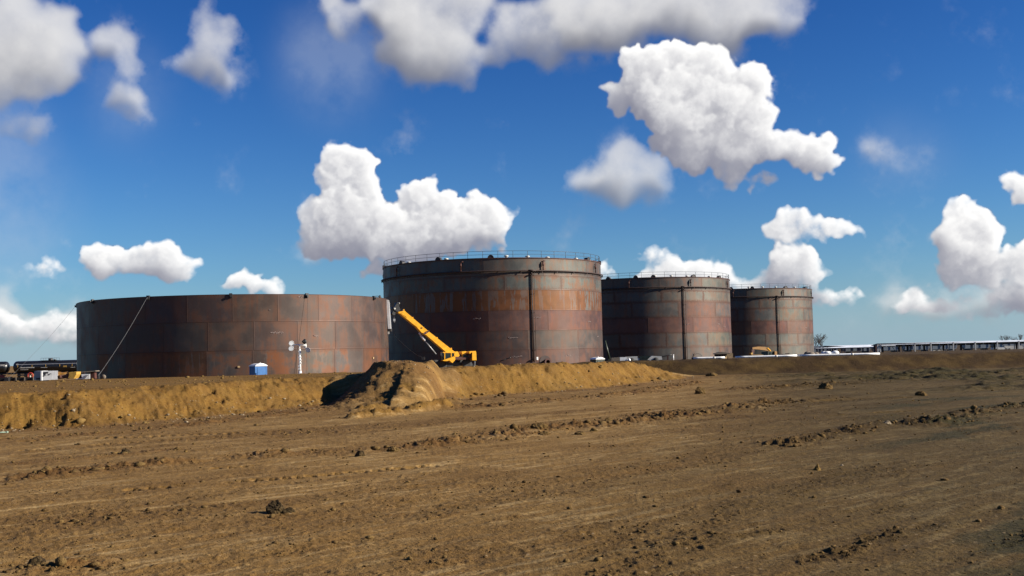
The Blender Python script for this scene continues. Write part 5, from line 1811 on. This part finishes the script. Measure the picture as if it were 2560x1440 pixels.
eprism([(1939, 878), (1945.5, 878.5), (1946, 889), (1939, 889)], -0.1, 2.9).build('counterweight', MAT['old_yellow'], ex)
for d in (-0.3, 2.4):
    t_ = [(1915, 893.5), (1918, 890.5), (1944, 890), (1947, 893), (1944, 896.5), (1918, 896.8)]
    eprism(t_, d, d + 0.6).build('track', MAT['dark'], ex)
ex.rotation_euler[2], ex.scale[0] = math.radians(22), 1.06
q = on(1895, 889, 200)
pl_ = empty('plank_stack', q, label='pale planks stacked under the excavator boom', cat='planks')
for k, pts in enumerate(([(1882, 886.2), (1905, 885.6), (1905, 887.4), (1882, 888)], [(1884, 888.6), (1909, 886.6), (1909, 891.5), (1905, 891.7), (1904, 889.6), (1884, 891)])):
    MB().prism([at(x, y, 200 - k * .3) - q for x, y in pts], (0, 1.2, 0)).build('plank', MAT['wood'], pl_)
MB().box((0, 0.6, at(1895, 892, 200).z / 2 - q.z / 2), (1.4, 0.8, abs(at(1895, 892, 200).z - q.z) + 0.02)).build('bearer', MAT['redbrown'], pl_)
q = on(1968, 889, 200)
cr2 = empty('pallet_load', q, label='pale yellow pallet load with dark rolls right of the excavator', cat='pallet')
zt = at(1968, 890.5, 200).z - q.z
MB().prism([at(x, y, 200) - q for x, y in ((1960, 891), (1975.5, 890.6), (1975.5, 885.6), (1961, 886.6))], (0, 1, 0)).build('crate', MAT['tarp'], cr2)
MB().prism([at(x, y, 200) - q for x, y in ((1961, 886.2), (1968, 883), (1973, 882.6), (1974.5, 885.4))], (0, 0.8, 0)).build('cover', MAT['greywood'], cr2)
MB().prism([at(x, y, 199.8) - q for x, y in ((1950, 889.8), (1959.5, 889.4), (1959.5, 885.2), (1951, 885))], (0, 0.8, 0)).build('roll', MAT['redbrown'], cr2)
MB().box((0, 0.5, zt / 2), (1.1, 0.8, max(0.1, zt))).build('pallet', MAT['greywood'], cr2)

# heap of white sacks and small bundles in front of the rack
def heap(px, py, Y, n, w, mat, name, label, cat, seed):
    q = on(px, py, Y)
    zt = at(px, py, Y).z - q.z
    e = empty(name, q, label=label, cat=cat)
    rn = random.Random(seed)
    v, f = ico(2)
    for k in range(n):
        t = (k + 0.5) / n * 2 - 1
        mb = MB()
        s = Vector((rn.uniform(0.45, 0.7), 0.4, rn.uniform(0.28, 0.4)))
        mb.add([(p[0] * s.x, p[1] * s.y, p[2] * s.z) for p in v], [list(x) for x in f], True)
        o = mb.build('sack', MAT[mat], e)
        o.location = (t * w, rn.uniform(-0.3, 0.3), zt + rn.uniform(-0.1, 0.15))
    MB().box((0, 0.1, (zt - 0.2) / 2), (2 * w, 0.8, max(0.05, zt - 0.2))).build('platform', MAT['pipe'], e)


heap(2074, 884, 180, 5, 1.1, 'white', 'sack_pile', 'white sacks piled before the left end of the pipe rack', 'sacks', 3)
heap(2030, 886, 180, 4, 0.8, 'greywood', 'sack_pile', 'dull brown bundles at the foot of the farthest tank', 'bundles', 5)

# ------------------------------------------------------------------ long white roofed rack at the right
def rack(name, Y, top, x0, x1, cols, label, roof_pts=None):
    p = at(x0, 860, Y)
    base = Vector((p.x, Y, 0.0))
    g = lambda x, y, dy=0.0: at(x, y, Y + dy) - base
    e = empty(name, base, label=label, cat='loading rack')
    return e, g, base


e, G, base = rack('loading_rack', 380.0, None, 2195, 2560, None, 'long steel rack with white roof beam and white columns on the right horizon')
XR = 2760
f = lambda x: 858.6 - (x - 2195) * 0.0243
def sloped_roof(mb, eave, ridge, depth, back):
    """shallow pitch: eave line in front, ridge line further back"""
    a, b = [Vector(q) for q in eave]
    c, d = [Vector(q) for q in ridge]
    th = Vector((0, 0, -0.12))
    bk = Vector((0, back, -0.5))
    vs = [a, b, c, d, d + bk, c + bk, a + th, b + th]
    return mb.add(vs, [(0, 1, 2, 3), (3, 2, 5, 4), (0, 6, 7, 1), (6, 4, 5, 7), (0, 3, 4, 6), (1, 7, 5, 2)])


sloped_roof(MB(), (G(2193, f(2193) + 3.3), G(XR, f(XR) + 3.3)), (at(2193, f(2193), 383.2) - base, at(XR, f(XR), 383.2) - base), 3, 6).build('roof', MAT['far_white'], e)
MB().prism([G(2204, f(2204) + 3.6, -.3), G(2239, f(2239) + 3.4, -.3), G(2239, f(2239) + 7, -.3), G(2204, f(2204) + 7, -.3)], (0, 0.4, 0)).build('fascia', MAT['white'], e)
MB().prism([G(2196, f(2196) + 3.4, .6), G(XR, f(XR) + 3.4, .6), G(XR, f(XR) + 5.6, .6), G(2196, f(2196) + 5.6, .6)], (0, 7.5, 0)).build('pipe_deck', MAT['purple'], e)
wc_ = MB().box((0, 0, 0.5), (0.36, 0.36, 1.0)).build('column', MAT['offwhite'], e)
first = True
for x in (2194, 2200, 2287, 2327, 2383, 2438, 2493, 2547, 2602, 2657, 2712):
    p = G(x, f(x) + 2.2, 0.15)
    o = wc_ if first else wc_.copy()
    if not first:
        col.objects.link(o)
        o.parent = e
    first = False
    o.location = (p.x, p.y, 0)
    o.scale = (1, 1, p.z)
dc = MB().box((0, 0, 0.5), (0.55, 0.4, 1.0)).build('rear_column', MAT['purple'], e)
first = True
for x in (2186, 2206, 2247, 2268, 2276, 2310, 2358, 2402, 2428, 2486, 2541, 2590, 2640):
    p = G(x, f(x) + 5, 7.5)
    o = dc if first else dc.copy()
    if not first:
        col.objects.link(o)
        o.parent = e
    first = False
    o.location = (p.x, p.y, 0)
    o.scale = (1, 1, p.z)
mb = MB()
for x in (2257, 2272, 2277, 2318, 2373, 2428, 2482, 2536):
    mb.tube([G(x, f(x) + 4, 1.5), G(x, 884, 1.5)], 0.14, 6)
for xa, xb in ((2341, 2356), (2356, 2341), (2504, 2520), (2228, 2240)):
    mb.tube([G(xa, f(xa) + 6, 1.6), G(xb, 880, 1.6)], 0.11, 5)
mb.build('brace', MAT['galv'], e)
mb = MB()
for x in range(2205, 2560, 22):
    mb.box(G(x, f(x) + 7.5, 4), (1.6, 3.0, 0.5))
mb.build('valve_platform', MAT['dark'], e)
# second, farther canopy behind the left end
e2, G2, base2 = rack('canopy', 430.0, None, 2040, 2195, None, 'low canopy with a pale sloping roof beside the farthest tank')
base2v = base2
sloped_roof(MB(), (G2(2037, 870.4), G2(2192, 866.8)), (at(2063, 864.6, 437) - base2, at(2192, 861.2, 437) - base2), 7, 7).build('roof', MAT['far_white'], e2)
MB().prism([G2(2040, 870.8, .3), G2(2190, 867, .3), G2(2190, 869.6, .3), G2(2040, 873, .3)], (0, 9, 0)).build('fascia', MAT['purple'], e2)
c2 = MB().box((0, 0, 0.5), (0.5, 0.4, 1.0)).build('column', MAT['purple'], e2)
first = True
for x in (2042, 2049, 2058, 2068, 2075, 2081, 2087, 2104, 2112, 2128, 2144, 2148, 2157, 2170, 2184):
    p = G2(x, 869, 0.6)
    o = c2 if first else c2.copy()
    if not first:
        col.objects.link(o)
        o.parent = e2
    first = False
    o.location = (p.x, p.y, 0)
    o.scale = (1, 1, p.z)
MB().prism([G2(2188, 862, -.4), G2(2193, 862, -.4), G2(2193, 885, -.4), G2(2188, 885, -.4)], (0, 0.6, 0)).build('end_panel', MAT['redbrown'], e2)
# things standing below the rack
def vehicle(px, py, Y, w, h, mat, label):
    p = at(px, py, Y)
    ztop = p.z
    e = empty('work_truck', (p.x, Y, 0), label=label, cat='truck', group='trucks under the loading rack')
    s = 1
    prof = [(-w / 2, 0.5), (-w / 2, ztop), (w * 0.18, ztop), (w * 0.2, ztop - h * 0.15), (w * 0.38, ztop - h * 0.2), (w * 0.46, ztop - h * 0.6), (w / 2, ztop - h * 0.7), (w / 2, 0.5)]
    MB().prism([(x, 0, z) for x, z in prof], (0, 2.2, 0)).build('body', MAT[mat], e)
    MB().prism([(x, -0.03, z) for x, z in ((w * 0.24, ztop - h * 0.28), (w * 0.36, ztop - h * 0.3), (w * 0.42, ztop - h * 0.58), (w * 0.24, ztop - h * 0.58))], (0, 2.26, 0)).build('window', MAT['glass'], e)
    w0 = MB().lathe([(0.01, -0.15), (0.45, -0.15), (0.5, 0), (0.45, 0.15), (0.01, 0.15)], 16, M=Matrix.Rotation(math.pi / 2, 3, 'X')).build('wheel', MAT['rubber'], e)
    for k, (x, y) in enumerate(((-w * 0.3, 0.1), (w * 0.3, 0.1), (-w * 0.3, 2.1), (w * 0.3, 2.1))):
        o = w0 if k == 0 else w0.copy()
        if k:
            col.objects.link(o)
            o.parent = e
        o.location = (x, y, 0.5)


vehicle(2356, 874.5, 392, 6.5, 2.2, 'offwhite', 'white truck under the third bay of the rack')
vehicle(2378, 875, 388, 3.6, 2.0, 'white', 'shorter white truck right of the third bay column')
vehicle(2504, 868.5, 394, 5.5, 2.6, 'white', 'white truck in the second last visible bay of the rack')
vehicle(2543, 864, 398, 9, 3.2, 'offwhite', 'pale box truck by the last visible column')

# invented railcars, pale fill in place of haze behind the rack
Yw = 446.0
wg = None
for k in range(11):
    x0 = at(2062 + k * 74 + (k * k * 7) % 11, 866, Yw)
    lab = 'invented pale blue grey railcar behind the rack, %s' % ('one of a line half hidden by the columns')
    e = empty('filler_railcar', (x0.x, Yw, 0.1), label=lab, cat='filler_railcar', group='invented pale railcars behind the rack') if wg is None else copy_tree(wg)
    if wg is None:
        wg = e
        MB().prism([(-4.7, 0, 0.9), (4.7, 0, 0.9), (5.0, 0, 1.6), (5.0, 0, 3.0), (4.6, 0, 3.3), (-4.6, 0, 3.3), (-5.0, 0, 3.0), (-5.0, 0, 1.6)], (0, 2.8, 0)).build('body', MAT['filler_railcar'], e)
        rb = MB()
        for xx in (-4.4, -1.5, 1.5, 4.4):
            rb.box((xx, -0.06, 2.2), (0.14, 0.12, 1.9))
        rb.build('rib', MAT['grey'], e)
        MB().box((-3.3, 1.4, 0.5), (2.0, 2.0, 0.5)).box((3.3, 1.4, 0.5), (2.0, 2.0, 0.5)).box((0, 1.4, 0.85), (9.4, 0.5, 0.2)).build('bogie', MAT['dark'], e)
    e.location = (x0.x, Yw, 0.1)

# ------------------------------------------------------------------ bare trees
def bare_tree(name, px, Y, h, seed, label, spread=0.55):
    x = at(px, 860, Y).x
    e = empty(name, (x, Y, gz(x, Y)), label=label, cat='tree', group='bare trees behind the rack')
    rn = random.Random(seed)
    tr, br = MB(), MB()
    base = Vector((0, 0, 0))
    top = Vector((rn.uniform(-.3, .3), 0, h * 0.4))
    tr.tube([base, top * 0.5 + Vector((rn.uniform(-.1, .1), 0, 0)), top], [h * 0.035, h * 0.028, h * 0.022], 7)
    def grow(p, d, L, r, lev):
        if lev == 0 or r < 0.004:
            return
        q1 = p + d * L * 0.5 + Vector([rn.uniform(-1, 1) * L * 0.06 for _ in range(3)])
        q2 = p + d * L + Vector([rn.uniform(-1, 1) * L * 0.08 for _ in range(3)])
        br.tube([p, q1, q2], [r, r * 0.8, r * 0.6], 4, caps=False)
        for _ in range(3 if lev > 2 else 4):
            nd = (d + Vector((rn.uniform(-1, 1), rn.uniform(-1, 1), rn.uniform(-0.35, 0.8))) * spread * 1.3).normalized()
            grow(q2 if rn.random() < 0.7 else q1, nd, L * rn.uniform(0.6, 0.8), r * 0.6, lev - 1)
    for _ in range(6):
        d = Vector((rn.uniform(-1, 1), rn.uniform(-1, 1), rn.uniform(0.5, 1.2))).normalized()
        grow(top * rn.uniform(0.7, 1), d, h * 0.24, h * 0.014, 5)
    tr.build('trunk', MAT['bark'], e)
    br.build('crown', MAT['bark'], e)


bare_tree('bare_tree', 2056, 455, 8.4, 3, 'bare tree showing above the low canopy roof')
bare_tree('bare_tree', 2040, 470, 6.8, 8, 'lower bare tree right beside the farthest tank edge')
bare_tree('bare_tree', 2512, 520, 6.6, 5, 'small bare tree behind the rack roof near the right edge')
bare_tree('bare_tree', 2546, 520, 6.9, 6, 'bare tree behind the rack roof at the right edge')
